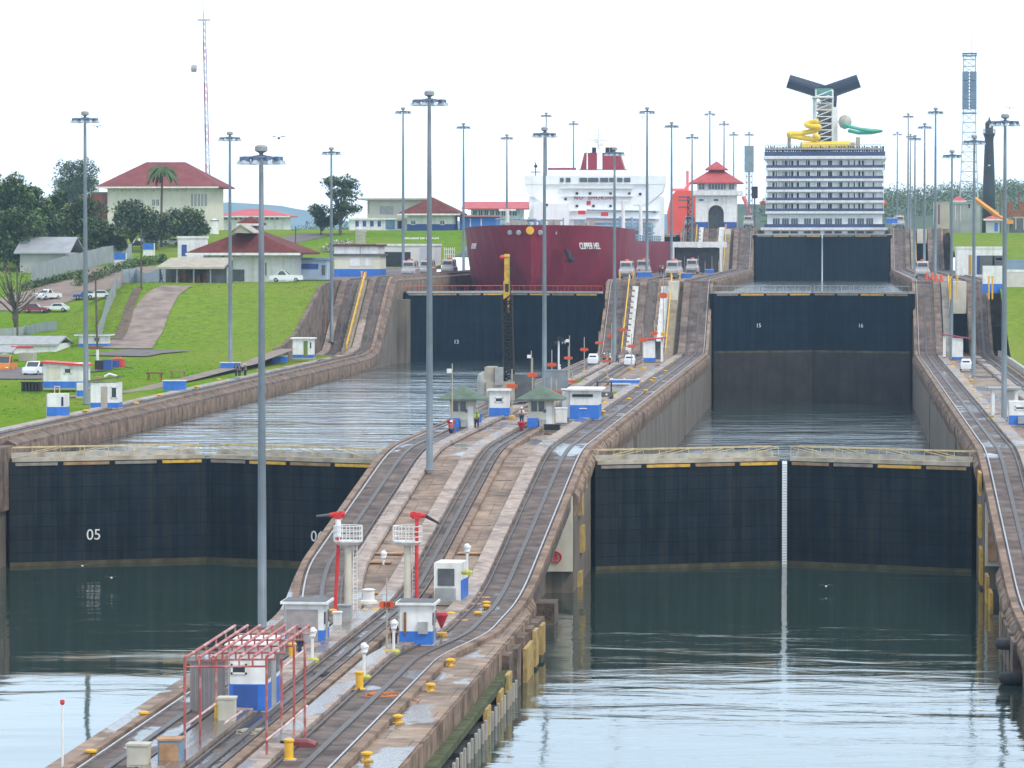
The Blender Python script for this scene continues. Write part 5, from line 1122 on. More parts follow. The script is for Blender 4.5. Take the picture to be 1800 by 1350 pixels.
wcream = M('stucco', (.66, .61, .52), .75, .1, .5, streak=.25, dirt=(.45, .42, .34))
house('villa', 'large cream house under a broad red hipped roof behind the palm', 190, 370, 1090, 327, 282, 24, wcream, redroofv, wins=[(231, 235, 350, 361), (238, 242, 350, 361), (244, 248, 350, 361), (269, 273, 350, 361), (276, 280, 350, 361)]+[(x, x+3, 340, 362) for x in (337, 343, 349, 355, 361)]+[(x, x+2, 333, 336) for x in range(200, 330, 14)], ov=2.8, inset=11.5)
house('annex', 'dull red annex wall left of the large cream house', 161, 188, 1110, 339, 337, 8, M('brickred', (.22, .05, .04), .8, .2, .5), green, 'flat', ov=.2)
house('flat_house', 'pale flat-roofed house high among the trees at far left', 97, 163, 1250, 315, 312, 12, M('greywhite', (.45, .47, .48), .7, .15, .3), shipw, 'flat', wins=[(103, 126, 318, 330), (138, 150, 318, 330)])
house('long_hall', 'long low hall with bright pink-red rounded roof beyond the red house', 388, 500, 1180, 379, 366, 14, white, redroofb, 'hip', wins=[(395+i*9, 400+i*9, 381, 386) for i in range(11)], ov=2)
house('red_roof_house', 'house with dark red roof and white front beside the pickup truck', 358, 505, 672, 444, 402, 20, white, redroof, 'hip', wins=[(372, 430, 474, 495, dgrey, 'shutter'), (455, 461, 462, 485), (463, 469, 462, 485), (390, 395, 449, 452), (366, 370, 449, 452)], ov=2.6, inset=7)
t = house('roof_dormer', 'small upper red roof with white gable rising behind the red roof house', 424, 452, 700, 392, 380, 6, M('dorm', (.3, .1, .1), .7, .2, 1), redroof, 'hip', zb=24, ov=.7)
m = MB(); Yq = 669; m.loft([[(XA(404, Yq), y, ZA(407, Yq)), (XA(423, Yq), y, ZA(393, Yq)), (XA(445, Yq), y, ZA(408, Yq)), (XA(445, Yq), y, ZA(410, Yq)), (XA(423, Yq), y, ZA(396, Yq)), (XA(404, Yq), y, ZA(410, Yq))] for y in (Yq, Yq+9)]); 
tg_ = thing('roof_gable', 'white edged grey gable on the dark red roof', 'gable', (0, 0, 0)); m.build('trim', beige, tg_); MB().loft([[(XA(407, Yq), y, ZA(409, Yq)), (XA(423, Yq), y, ZA(396, Yq)), (XA(442, Yq), y, ZA(410, Yq))] for y in (Yq+.2, Yq+8)]).build('infill', beige, tg_)
house('white_block', 'small white block building with tall blue door behind the beige canopy', 313, 352, 705, 419, 416, 9, white, white, 'flat', wins=[(320, 329, 430, 450, blued, 'door')], ov=.15)
t = thing('canopy', 'open-sided workshop canopy with sloping beige roof on the bank edge', 'canopy', (0, 0, 0)); Yq = 654; a, b = XA(282, Yq), XA(400, Yq); zc = ZA(470, Yq); gg = HE(Yq)-.4
m = MB(); m.loft([[(a-.5, Yq-1, zc), (b-.4, Yq-1, zc), (b, Yq+6, zc+1.55), (a+.8, Yq+6, zc+1.55)], [(a-.5, Yq-1, zc-.3), (b-.4, Yq-1, zc-.3), (b, Yq+6, zc+1.25), (a+.8, Yq+6, zc+1.25)]]); m.build('roof', beige, t)
for i in range(5): MB().bb(a+(b-a)*i/4-.12, a+(b-a)*i/4+.12, Yq, Yq+.25, gg, zc).build('post', blued if i in (0,) else greym, t)
m = MB(); m.bb(a, b, Yq+5.6, Yq+6, gg, zc+1).bb(b-3.4, b, Yq+.5, Yq+5.6, gg, zc); m.build('back_wall', dgrey, t); m = MB()
for i in range(9): m.bb(a+1+i*1.15, a+1.7+i*1.15, Yq+2, Yq+3, gg, gg+1+.6*(i % 3))
m.build('stored_goods', [rust], t)
house('blue_annex', 'low building with blue columns and sloping grey-blue roof right of the red roof house', 505, 575, 690, 457, 452, 8, M('paleblue', (.35, .45, .55), .6, .2, .5), M('bluegrey', (.18, .26, .34), .6, .1, .5), 'flat', wins=[(507, 509, 460, 483, blue, 'column'), (514, 516, 460, 483, blue, 'column'), (521, 523, 460, 483, blue, 'column'), (512, 560, 464, 473, blued, 'sign_board'), (566, 572, 466, 484, dgrey, 'door')], ov=.3)
house('cream_workshop', 'cream workshop with blue base and two roller doors at the bank edge', 588, 668, 742, 450, 447, 10, M('cream2', (.68, .66, .52), .7, .08, .5), dgrey, 'flat', basecol=blue, bh=1.5, wins=[(616, 634, 453, 468, white, 'roller_door'), (637, 653, 453, 468, white, 'roller_door')], ov=.4)
house('long_office', 'long white office with thin dark red roof behind the cream workshop', 588, 664, 775, 433, 430, 12, white, redroof, 'flat', wins=[(633, 634, 434, 446, dgrey, 'pipe')], ov=.4)
house('pale_depot', 'pale depot with large dark doorway behind the silver locomotives', 664, 762, 830, 432, 429, 16, M('pale', (.62, .60, .60), .7, .08, .3), white, 'flat', wins=[(668, 722, 443, 482, dark, 'doorway'), (738, 757, 436, 462, M('lilac', (.5, .47, .55), .6, .1, .4), 'panel')], ov=.2)
t = house('admin_block', 'low white office with blue columns left of the hipped roof on the upper lawn', 614, 716, 988, 386, 377, 12, white, white, 'flat', wins=[(x, x+6, 388, 398, blued) for x in (625, 638, 651, 664)]+[(678, 694, 383, 403, M('doorblue', (.12, .22, .35), .4, .2, 1), 'door'), (699, 709, 388, 402, dark)], ov=.6)
house('upper_hall', 'cream upper storey with thin flat roof behind the white office', 646, 742, 1010, 351, 348, 14, M('cream3', (.55, .52, .46), .7, .12, .3), beige, 'flat', wins=[(668, 692, 362, 376, greym, 'louvre'), (633+15, 649, 352, 375, dgrey, 'pipe')], ov=2.2)
house('hip_office', 'white office with brownish red hipped roof on top of the lettered lawn', 716, 795, 984, 375, 346, 14, white, redroof, 'hip', wins=[(723, 730, 388, 394), (751, 758, 388, 394), (774, 781, 388, 394)], basecol=blued, bh=1.6, ov=2.2, inset=7)
house('blue_hall', 'low hall with bright blue front right of the hipped office', 808, 872, 992, 381, 378, 12, blue, M('pinkroof', (.45, .2, .2), .7, .1, .5), 'flat', wins=[(826, 828, 384, 404, white, 'post'), (845, 847, 384, 404, white, 'post')], ov=.8)
house('pink_roof_hall', 'long hall with flat pink-red roof beyond the tanker bow', 828, 914, 1110, 366, 354, 14, M('tealw', (.45, .55, .58), .6, .3, .8), redroofb, 'gable', wins=[(832+i*10, 838+i*10, 370, 379) for i in range(8)], ov=2.4)
p0, p1 = T(633, 430), T(633, 404)
t = thing('lawn_stairs', 'pale concrete stair climbing the lettered lawn', 'stairs', (0, 0, 0)); m = MB()
for i in range(22):
    q = p0.lerp(p1, i/22); m.bb(q.x-1.1, q.x+1.1, q.y, q.y+(p1.y-p0.y)/22+.05, hterr(q.x, q.y)-.6, hterr(q.x, q.y)+.25)
m.build('steps', concl, t)
q = T(739, 422); tx = text('ESCLUSAS DE GATUN', .95, M('stonewhite', (.8, .8, .78), .8, .05, 1), 'lawn_lettering', None, (q.x, q.y, q.z+.25), (R(20), 0, R(2)), ext=.12, sx=.92); tag(tx, 'white stone lettering set on the green slope below the hipped office', 'lettering')
t = thing('barred_gate', 'white barred cage gate on the slope beside the tanker bow', 'gate', (0, 0, 0)); Yq = 850; m = MB()
for i in range(6): m.bb(XA(781+i*3.6, Yq)-.07, XA(781+i*3.6, Yq)+.07, Yq, Yq+.1, ZA(460, Yq), ZA(435, Yq))
for j in range(3): m.bb(XA(781, Yq), XA(799.5, Yq), Yq-.02, Yq+.08, ZA(456-j*9, Yq)-.07, ZA(456-j*9, Yq)+.07)
m.build('bars', white, t)
house('grey_roof_house', 'grey roofed house half hidden by trees at far left', 36, 116, 760, 444, 416, 14, M('gw', (.4, .4, .38), .7, .1, .5), M('greyroof', (.30, .31, .33), .6, .15, .4), 'gable', ov=1)
house('white_shed', 'long white shed with lean-to canopy at the left edge of the lawn', -30, 98, 585, 607, 594, 12, white, greym, 'gable', ov=.4, wins=[(20, 24, 618, 640, dark, 'doorway'), (28, 31, 622, 640, white, 'post'), (72, 76, 622, 634, nav, 'hanging_coat'), (81, 85, 624, 638, nav, 'hanging_coat')])
t = thing('lean_to', 'open lean-to with red awning in front of the white shed', 'canopy', (0, 0, 0)); Yq = 560; m = MB(); m.loft([[(XA(-30, Yq), Yq, ZA(620, Yq)), (XA(20, Yq), Yq, ZA(622, Yq)), (XA(12, Yq), Yq+8, ZA(612, Yq)), (XA(-30, Yq), Yq+8, ZA(612, Yq))], [(XA(-30, Yq), Yq, ZA(623, Yq)), (XA(20, Yq), Yq, ZA(625, Yq)), (XA(12, Yq), Yq+8, ZA(615, Yq)), (XA(-30, Yq), Yq+8, ZA(615, Yq))]]); m.build('roof', greym, t)
MB().bb(XA(24, Yq+8), XA(60, Yq+8), Yq+6, Yq+8, ZA(617, Yq), ZA(613, Yq)).build('awning', M('redawn', (.5, .05, .08), .7, .1, 1), t)
for px in (2, 18): MB().bb(XA(px, Yq)-.12, XA(px, Yq)+.12, Yq, Yq+.2, 10.8, ZA(623, Yq)).build('post', greym, t)
MB().bb(XA(33, Yq+5), XA(58, Yq+5), Yq+5, Yq+8, 10.9, ZA(625, Yq)).build('store', beige, t)
p = at(112, 683, 11.3); t = cabin(p+Vector((0, 2, 0)), 4.9, 4.0, 3.0, 'white and blue hut with red lean-to roof on the left lawn', 'hut', name='red_roof_hut', roof='shed', roofmat=red, slope=-.35, window=(.1, .7, .16, .2), door=None, blue_h=.85, ov=.35)
MB().bb(-1.9, -.4, -2.04, -1.98, 1.1, 2.6).build('shutter', cream, t)
p = at(183, 718, 11.2); t = cabin(p+Vector((0, 1.4, 0)), 2.9, 2.6, 2.7, 'small white hut with blue base, open doorway and junk on its roof', 'hut', name='open_hut', roof='shed', roofmat=M('mossroof', (.14, .14, .08), .8, .3, 2), slope=.5, window=(.36, .62, .2, .42), door=None, blue_h=.6, ov=.2)
MB().bb(-.35, .35, -1.34, -1.28, .02, 2.3).build('doorway', beige, t); m = MB(); m.path([(-.2, 0, 3.3), (.3, 0, 3.6), (1.0, 0, 3.4), (1.2, 0, 3.2)], .12, 8); m.build('white_pipe', white, t); MB().bb(-1.2, -.6, -.5, .3, 3.05, 3.3).build('crate', plank, t)
p = at(99, 733, 11.2); t = cabin(p+Vector((0, 1.0, 0)), 1.9, 1.8, 2.3, 'white over blue box cabin on the left wall edge with antennas on top', 'cabin', name='wall_cabin', roof=None, window=None, door=None, blue_h=1.0)
MB().tube((-.3, -.3, 2.3), (-.3, -.3, 3.1), .05, n=5).tube((.2, -.3, 2.3), (.2, -.3, 3.1), .05, n=5).bb(-.3, .2, -.33, -.27, 3.0, 3.08).build('antenna', M('pink', (.6, .4, .4), .6), t); MB().bb(.5, .7, -.95, -.89, 1.1, 2.0).build('panel', nav, t)
p = at(141, 698, 11.2); cabin(p+Vector((0, .5, 0)), .8, .8, 1.6, 'narrow white over blue cabinet behind the lawn mast', 'cabin', name='wall_cabin', roof=None, window=None, door=None, blue_h=.75)
p = at(532, 630, 11.5); t = cabin(p+Vector((0, 1.2, 0)), 3.0, 2.4, 2.9, 'white hut with open bay on the lawn at the foot of the bank', 'hut', name='lawn_hut', roof='flat', window=None, door=None, blue_h=.55, ov=.3, roofmat=white)
MB().bb(.15, .75, -1.25, -1.19, .3, 2.6).build('opening', grassd, t); MB().bb(1.1, 1.3, -1.24, -1.2, 1.5, 2.4).build('window', glass, t)
p = T(162, 611, 450); t = cabin(p+Vector((0, 2, -.2)), 4.2, 3, 1.9, 'distant low white and blue building where the bank road ends', 'hut', name='road_hut', roof='flat', window=(.15, .7, .2, .3), door=None, blue_h=.7, ov=.6, roofmat=dgrey)
p = at(1677, 632, Z2); t = thing('open_shed', 'small shed with thin dark red roof on white posts, right bank', 'shed', p+Vector((.2, 1.2, 0))); m = MB(); m.loft([[(-2.2, y, 3.9), (2.3, y, 3.2), (2.3, y, 3.35), (-2.2, y, 4.05)] for y in (-1.5, 1.5)]); m.build('roof', M('roofdarkred', (.3, .05, .06), .6, .1, 1), t)
MB().bb(-1.9, -1.5, -1.2, 1.0, .4, 3.7).bb(-.5, 1.2, -1.2, 1.0, .4, 3.4).bb(-.5, 1.2, -1.22, 1.02, 0, .4, 1).bb(-1.9, -1.5, -1.22, 1.02, 0, .4, 1).build('wall', [white, blue], t)
mini_van(at(1698, 651, Z2), 'small white cart in front of the right bank shed')
p = at(1762, 735, Z2); t = thing('shelter', 'white shelter with grey flat roof around the thick right mast', 'shelter', p+Vector((.3, 3, 0))); MB().bb(-1.7, 1.7, -2, 2.2, 2.9, 3.1).build('roof', greym, t)
for x in (-1.2, 1.2):
    for y in (-1.6, 1.6): MB().bb(x-.16, x+.16, y-.16, y+.16, 0, 2.9).build('post', white, t)
MB().bb(.1, 1.4, .5, 2, 0, 2.9).build('wall', white, t)
p = at(1789, 748, Z2); t = cabin(p+Vector((.2, 1, 0)), 2.1, 2, 2.4, 'white and blue hut cut by the right picture edge', 'hut', name='edge_hut', roof=None, window=(0, .72, .42, .12), door=None, blue_h=1.0)
MB().bb(-.2, .6, -1.3, -1.0, .2, .9).build('air_conditioner', greym, t)
house('bank_store', 'white store with wide dark opening on the right bank', 1681, 1764, 800, 437, 434, 12, white, white, 'flat', wins=[(1720, 1764, 449, 482, dgrey, 'doorway'), (1716, 1721, 449, 482, blued, 'column'), (1702, 1707, 448, 482, M('ochre', (.45, .25, .04), .7, .1, 1), 'column'), (1744, 1747, 450, 482, white, 'post'), (1750, 1762, 453, 457, white, 'sign_board')], ov=.1, zb=21)
p = Vector((XA(1746, 664), 664, 20.6)); t = cabin(p, 3.6, 3, ZA(467, 664)-20.6, 'white over blue block at the crest of the right grass bank', 'cabin', name='crest_block', roof=None, window=None, door=None, blue_h=1.5)
house('crest_wall', 'long low white wall at the crest right of the white over blue block', 1768, 1830, 668, 478, 476, 2, M('cw', (.62, .58, .54), .7, .1, 1), white, 'flat', ov=.05, zb=20.6, cat='wall')
house('blue_fence_panel', 'pale blue screen on the right bank behind the edge mast', 1764, 1830, 770, 459, 458, .5, M('screenblue', (.22, .29, .40), .6, .1, .5), M('screenblue', (0, 0, 0)), 'flat', ov=.05, zb=21, cat='fence')
house('grey_silo_block', 'grey concrete block building below the wooded hill at right', 1674, 1722, 1130, 359, 357, 14, M('concgrey', (.34, .36, .36), .8, .2, .3, streak=.4), greym, 'flat', wins=[(1701, 1704, 358, 366, dark), (1678, 1679, 362, 388, white, 'rib'), (1687, 1688, 362, 388, white, 'rib')], ov=.2, zb=30)
house('beige_block', 'beige narrow block with white corner left of the grey one', 1641, 1668, 1120, 358, 356, 10, M('beigeb', (.42, .38, .30), .8, .15, .3), greym, 'flat', wins=[(1640, 1643, 358, 394, white, 'rib'), (1648, 1651, 360, 394, M('plum', (.15, .08, .14), .7, .1, 1), 'rib')], ov=.1, zb=30)
house('roof_hut', 'tiny hut with pink-red roof above the grey block', 1676, 1692, 1150, 353, 345, 5, white, redroofb, 'hip', ov=.8, zb=30)
house('red_roof_cabin', 'cabin with pale red roof and blue door below the yellow crane', 1733, 1756, 1060, 385, 379, 6, M('gw2', (.5, .5, .5), .7, .1, .5), redroofb, 'hip', wins=[(1747, 1753, 392, 407, blue, 'door')], ov=.8, zb=30)
house('plant_shed', 'dark steel plant with rusty upper floor at the right edge', 1781, 1840, 1060, 384, 380, 10, dgrey, beige, 'flat', wins=[(1784, 1785, 384, 404, white, 'post'), (1798, 1800, 384, 404, white, 'post')], ov=.1, zb=30)
m = MB(); Yq = 1066
t = thing('steel_frame', 'rusty brown steel bins above the plant at the right edge', 'bins', (0, 0, 0))
for a, b in ((1769, 1780), (1789, 1806)): m.bb(XA(a, Yq), XA(b, Yq), Yq, Yq+5, ZA(370, Yq), ZA(355, Yq))
m.bb(XA(1770, Yq), XA(1810, Yq), Yq, Yq+5, ZA(382, Yq), ZA(370, Yq)); 
for px in (1769, 1791, 1758): m.bb(XA(px, Yq)-.15, XA(px, Yq)+.15, Yq+5.2, Yq+5.5, 31, ZA(338, Yq))
m.build('bins', rust, t)
t = thing('telescopic_crane', 'orange-yellow crane with boom pointing up left beside the lighthouse', 'crane', (0, 0, 0)); Yq = 1040; m = MB()
m.tube((XA(1712, Yq), Yq, ZA(349, Yq)), (XA(1752, Yq), Yq, ZA(379, Yq)), .55, .8, n=6); m.tube((XA(1752, Yq), Yq, ZA(379, Yq)), (XA(1775, Yq), Yq, ZA(391, Yq)), .45, n=6); m.build('boom', M('craneyellow', (.75, .28, .03), .5, .1, .5), t)
MB().bb(XA(1764, Yq), XA(1780, Yq), Yq-1, Yq+3, ZA(394, Yq), ZA(387, Yq)).build('body', M('craneyellow', (0,)*3), t)
for px in (1766, 1777): MB().bb(XA(px, Yq)-.5, XA(px, Yq)+.5, Yq, Yq+2, 31, ZA(393, Yq)).build('outrigger', dgrey, t)
# lighthouse
Y = 1160; X0 = XA(1737, Y); t = thing('lighthouse', 'dark tapered lighthouse with railed gallery and domed lantern', 'lighthouse', (X0, Y, 31)); zz = lambda py: ZA(py, Y)-31
MB().lathe((0, 0, 0), [(1.95, 0), (1.75, zz(330)), (1.25, zz(248)), (1.35, zz(243)), (1.7, zz(238)), (1.75, zz(236)), (1.1, zz(235.5))], 16).build('shaft', lighth, t, smooth=True)
MB().lathe((0, 0, 0), [(1.15, zz(236)), (1.15, zz(220)), (1.3, zz(220)), (.9, zz(216)), (.3, zz(213)), (.12, zz(208))], 14).build('lantern', lighth, t); MB().bb(.0, .5, -1.25, -1.1, zz(226), zz(221)).bb(-.3, .3, -1.75, -1.5, zz(293), zz(291)).build('window', white, t)
m = MB()
for i in range(10): a = 2*pi*i/10; m.tube((1.75*cos(a), 1.75*sin(a), zz(236)), (1.75*cos(a), 1.75*sin(a), zz(229)), .07, n=4); b = a+2*pi/10; m.tube((1.75*cos(a), 1.75*sin(a), zz(229.5)), (1.75*cos(b), 1.75*sin(b), zz(229.5)), .07, n=4)
m.build('gallery_rail', dgrey, t)
Y = 1230; t = thing('radio_tower', 'white lattice tower with grey panel stack and antenna tip right of the cruise ship', 'antenna mast', (XA(1702, Y), Y, 33)); zz = lambda py: ZA(py, Y)-33
m = MB(); lattice(m, -3.0, 3.0, -3, 3, 0, zz(200), 12, .14, tx=.6); lattice(m, -1.8, 1.8, -1.8, 1.8, zz(200), zz(96), 9, .14); m.tube((.6, 0, zz(96)), (.6, 0, zz(55)), .1, .04, n=5); m.build('lattice', M('towerpale', (.42, .50, .58), .6, .1, .3), t)
m = MB()
for k in range(4):
    for s_ in (-1, 1): m.bb(s_*2.1-.95*s_-.95, s_*2.1-.95*s_+.95, -2.1, 2.1, zz(194-k*16.6), zz(194-k*16.6-15.6))
m.build('panel', M('panelblue', (.14, .20, .28), .6, .15, .3), t); 
for py in (97, 101, 201, 255): MB().bb(-2.2, 2.2, -2.2, 2.2, zz(py)-.15, zz(py)+.15).build('platform', lampr, t)
# red and white radio mast on the left
Y = 1500; t = thing('radio_mast', 'very tall slender red and white guyed mast on the left horizon', 'antenna mast', (XA(367, Y), Y, 36)); zz = lambda py: ZA(py, Y)-36
m = MB(); nseg = 30; top = zz(34); dxx = XA(360, Y)-XA(367, Y)
for i in range(nseg):
    a, b = top*i/nseg, top*(i+1)/nseg; k0, k1 = i/nseg, (i+1)/nseg; r_ = 1.0-.45*k0
    for q in range(3):
        c, d = 2*pi*q/3, 2*pi*(q+1)/3; m.tube((r_*cos(c)+dxx*k0, r_*sin(c), a), (r_*cos(c)+dxx*k1, r_*sin(c), b), .16, n=4, mi=(i//3) % 2); m.tube((r_*cos(c)+dxx*k0, r_*sin(c), a), (r_*cos(d)+dxx*k1, r_*sin(d), b), .1, n=3, mi=(i//3) % 2)
m.build('lattice', [M('mastred', (.35, .05, .12), .6, .1, 1), M('mastgrey', (.4, .35, .42), .6, .1, 1)], t)
m = MB(); m.tube((dxx, 0, top), (dxx-.5, 0, top+8), .25, .1, n=5); m.bb(dxx-2.4, dxx+2.4, -.3, .3, top, top+.6); m.tube((dxx*.8-5, 0, zz(118)), (dxx*.8-3.2, 0, zz(118)), 1.4, n=10); m.tube((dxx*.8-4, 0, zz(118)), (dxx*.8, 0, zz(122)), .1, n=4); m.build('antenna', M('mastgrey', (0,)*3), t)
# ================================================================ POLES AND FENCES
for px, Y, pt, pb, lab in ((249, 640, 402, 500, 'dark wooden pole at the top of the bank road'), (172, 560, 480, 622, 'dark leaning pole with white foot below the bank road'), (31, 620, 470, 592, 'dark pole beside the bare tree behind the white shed'), (520, 850, 398, 425, 'short dark pole by the road left of the round tree')):
    x = XA(px, Y); z0 = hterr(x, Y)-.5; t = thing('utility_pole', lab, 'pole', (x, Y, z0), 0, 'dark wooden poles'); h_ = ZA(pt, Y)-z0
    MB().tube((0, 0, 0), (-.3 if px == 172 else 0, 0, h_), .17, .12, n=8).build('pole', bark, t); MB().bb(-.9, .9, -.08, .08, h_-.8, h_-.65).build('cross_arm', bark, t)
    if px == 172: MB().tube((0, 0, 0), (-.06, 0, 2.6), .2, n=8).build('painted_foot', white, t)
def fence(pts, h_, label, mat, n=None):
    t = thing('fence', label, 'fence', (0, 0, 0)); m = MB(); pp = None
    for a, b in zip(pts, pts[1:]):
        L = (b-a).length; k = max(2, int(L/4)); u = (b-a)/k
        for i in range(k):
            p_, q_ = a+u*i, a+u*(i+1); z0, z1 = hterr(p_.x, p_.y), hterr(q_.x, q_.y)
            m.loft([[(p_.x, p_.y, z0-.2), (p_.x, p_.y+.06, z0-.2), (p_.x, p_.y+.06, z0+h_), (p_.x, p_.y, z0+h_)], [(q_.x, q_.y, z1-.2), (q_.x, q_.y+.06, z1-.2), (q_.x, q_.y+.06, z1+h_), (q_.x, q_.y, z1+h_)]]); pq = pp.copy() if pp else MB().tube((0, 0, -.2), (0, 0, h_+.1), .07, n=5).build('post', greym, t); (C.objects.link(pq) if pp else 0); pp = pp or pq; pq.location = (p_.x, p_.y-.05, z0)
    m.build('panel', mat, t)
fm = M('fencegrey', (.27, .30, .31), .7, .12, .5)
fence([T(55, 500), T(120, 480), T(180, 465), T(232, 458)], 3.4, 'long grey fence climbing towards the trees at left', fm)
fence([T(172, 604), T(186, 560), T(203, 520), T(214, 497)], 2.6, 'grey retaining fence running down the left side of the bank', fm)
fence([T(216, 499), T(240, 497), T(290, 496)], 2.6, 'pale blue-grey hoarding left of the beige canopy', M('hoarding', (.30, .36, .42), .7, .15, .6))
fence([T(0, 690-95), T(45, 590), T(100, 583)], 1.5, 'faint wire fence behind the white shed', M('wiregrey', (.3, .34, .33), .7, .1, 1))
for px, py, lab in ((212, 468, 'white and blue stand at the bend of the upper road, left one'), (262, 450, 'white and blue stand near the small white block building')):
    p = T(px, py); t = cabin(p, 2.2, 1.6, 2.6, lab, 'stand', name='road_stand', roof=None, window=None, door=None, blue_h=0, wallmat=white); MB().bb(-1.15, 1.15, -.86, -.8, 1.3, 2.65).build('blue_board', blue, t)
# ================================================================ VEHICLES
def car(t, mat, L=4.4, W=1.75, cab=(.30, .78), H=1.42, bonnet=.85, van=False):
    h = W/2; l = L/2
    prof = [(-l, .35), (-l, .7), (-l+.15, bonnet), (-l+L*cab[0], bonnet+.05), (-l+L*(cab[0]+.12), H), (-l+L*(cab[1]-.05), H), (-l+L*(cab[1]+.1), bonnet+.08), (l-.05, bonnet), (l, .6), (l, .35)]
    MB().loft([[(x*s_, y, z) for x, z in prof] for y, s_ in ((-h, .98), (-h+.12, 1), (h-.12, 1), (h, .98))]).build('body', mat, t)
    m = MB(); m.loft([[(x, y, z) for x, z in ((-l+L*cab[0]+.25, bonnet+.08), (-l+L*(cab[0]+.12)+.05, H-.08), (-l+L*(cab[1]-.05)-.05, H-.08), (-l+L*(cab[1]+.02), bonnet+.1))] for y in (-h-.01, h+.01)]); m.build('window', glass, t)
    g_ = MB()
    for (xa, za), (xb, zb_) in (((-l+L*cab[0]+.02, bonnet+.09), (-l+L*(cab[0]+.12)-.05, H-.06)), ((-l+L*(cab[1]+.1)-.0, bonnet+.14), (-l+L*(cab[1]-.05)+.06, H-.06))): g_.loft([[(xa, y, za), (xb, y, zb_), (xb+.03, y, zb_+.01), (xa+.03, y, za+.01)] for y in (-h+.14, h-.14)])
    g_.build('windscreen', glass, t)
    for x in (-l+L*.2, l-L*.2):
        for y in (-h+.1, h-.1):
            wl_ = MB().tube((x, y-.12, .34), (x, y+.12, .34), .34, n=14).build('wheel', rubber, t); MB().tube((x, y-.13, .34), (x, y+.13, .34), .18, n=10).build('rim', greym, wl_)
    for y in (-h+.3, h-.3): MB().bb(-l-.02, -l+.05, y-.18, y+.18, .6, .75).build('headlight', shipw, t)
def mkcar(name, label, cat, px, py, mat, rz, z=None, y0=450, **k):
    p = T(px, py, y0) if z is None else at(px, py, z); t = thing(name, label, cat, (p.x, p.y, p.z+.1), rz, 'vehicles on the left bank'); car(t, mat, **k); return t
mkcar('parked_car', 'dark red parked car on the left grass', 'car', 62, 551, wax, R(180), H=1.5)
mkcar('parked_car', 'white parked car right of the dark red one', 'car', 99, 549, wcar, R(0))
mkcar('parked_car', 'dark blue parked car behind the lawn mast', 'car', 150, 528, blued, R(10)); mkcar('parked_car', 'white parked car right of the dark blue one', 'car', 173, 527, wcar, R(10))
mkcar('pickup_truck', 'white pickup with chrome parked behind the two cars at left', 'truck', 85, 528, wcar, R(60), H=1.8, L=5.4, cab=(.25, .5), bonnet=1.05)
mkcar('suv', 'white off-road car with dark front beside the white shed', 'car', 64, 661, wcar, R(75), z=11.1, H=1.85, L=4.8, cab=(.22, .9), bonnet=1.1, W=1.9)
p = at(64, 661, 11.1)
mkcar('pickup_truck', 'white pickup parked in front of the red roof house', 'truck', 503, 497, wcar, R(3), H=1.85, L=5.5, cab=(.2, .5), bonnet=1.05)
mkcar('flatbed_truck', 'orange flatbed truck nose under the lean-to at far left', 'truck', 12, 655, M('truckorange', (.6, .2, .03), .5, .1, 1), R(90), z=11.1, H=2.2, L=5.5, cab=(.1, .4), bonnet=1.2)
for i, (px, py) in enumerate(((250, 428), (266, 427), (285, 430), (240, 436), (300, 431), (420, 433), (462, 420), (445, 428))): mkcar('parked_car', 'far parked car %s' % ['pale one under the grey trees', 'dark one under the grey trees', 'silver one right of the palm trunk', 'dark one at the hedge', 'white one by the cream house', 'dark one by the far road', 'white one on the far grass', 'blue one on the far road'][i], 'car', px, py, [wcar, dgrey, greym, dark, wcar, dark, wcar, blued][i], R(rnd.choice((0, 20, 180))))
p = at(165, 632, 11.4); t = thing('scrap_trailer', 'rusty brown trailer with scrap beside the dark leaning pole', 'trailer', p); MB().bb(-1.3, 1.3, -1.5, 1.5, .6, 2.0).build('box', rust, t); MB().tube((1.2, -1, .7), (5.5, -1.5, .2), .08, n=5).build('drawbar', rust, t); MB().tube((-.8, -1.6, .4), (-.8, -1.4, .4), .4, n=10).tube((.8, -1.6, .4), (.8, -1.4, .4), .4, n=10).build('wheel', rubber, t)
p = at(206, 651, 11.3); t = thing('compressor_trailer', 'red and blue compressor trailer on the lawn path', 'trailer', p); MB().bb(-.9, .9, -1, 1, .4, 1.6).bb(-.6, .5, -1.05, -1, .5, 1.4, 1).build('housing', [red, blued], t); MB().tube((.9, 0, .5), (2.3, 0, .3), .07, n=5).build('drawbar', dgrey, t); MB().bb(-.3, .5, -.4, .4, 1.6, 1.85).build('cover', M('ochre', (0,)*3), t)
p = at(184, 653, 11.3); t = thing('pump_set', 'blue pump set with black frame left of the compressor trailer', 'pump', p); MB().bb(-1.2, -.1, -.8, .8, .3, 1.5).build('frame', dark, t); MB().bb(-.1, 1.0, -.7, .7, .3, 1.6).build('pump', blued, t)
for px, py, mt, lab in ((272, 668, rust, 'rusty brown work table on the lawn'), (312, 664, M('olive', (.28, .22, .08), .8, .2, 1), 'olive brown bench frame on the lawn')):
    p = at(px, py, 11.2); t = thing('work_table', lab, 'table', p); MB().bb(-1, 1, -.6, .6, .8, 1.0).build('top', mt, t)
    for x in (-.8, .8):
        for y in (-.5, .5): MB().bb(x-.06, x+.06, y-.06, y+.06, 0, .8).build('leg', mt, t)
p = at(56, 688, 11.1); t = thing('pallet_stack', 'dark stack of pallets at the edge of the lawn', 'pallets', p)
m = MB()
for k in range(6): m.bb(-1.1+k*.4, -.85+k*.4, -.8, .8, 0, 1.1)
m.bb(-1.2, 1.2, -.8, .8, 1.05, 1.15); m.build('boards', dark, t)
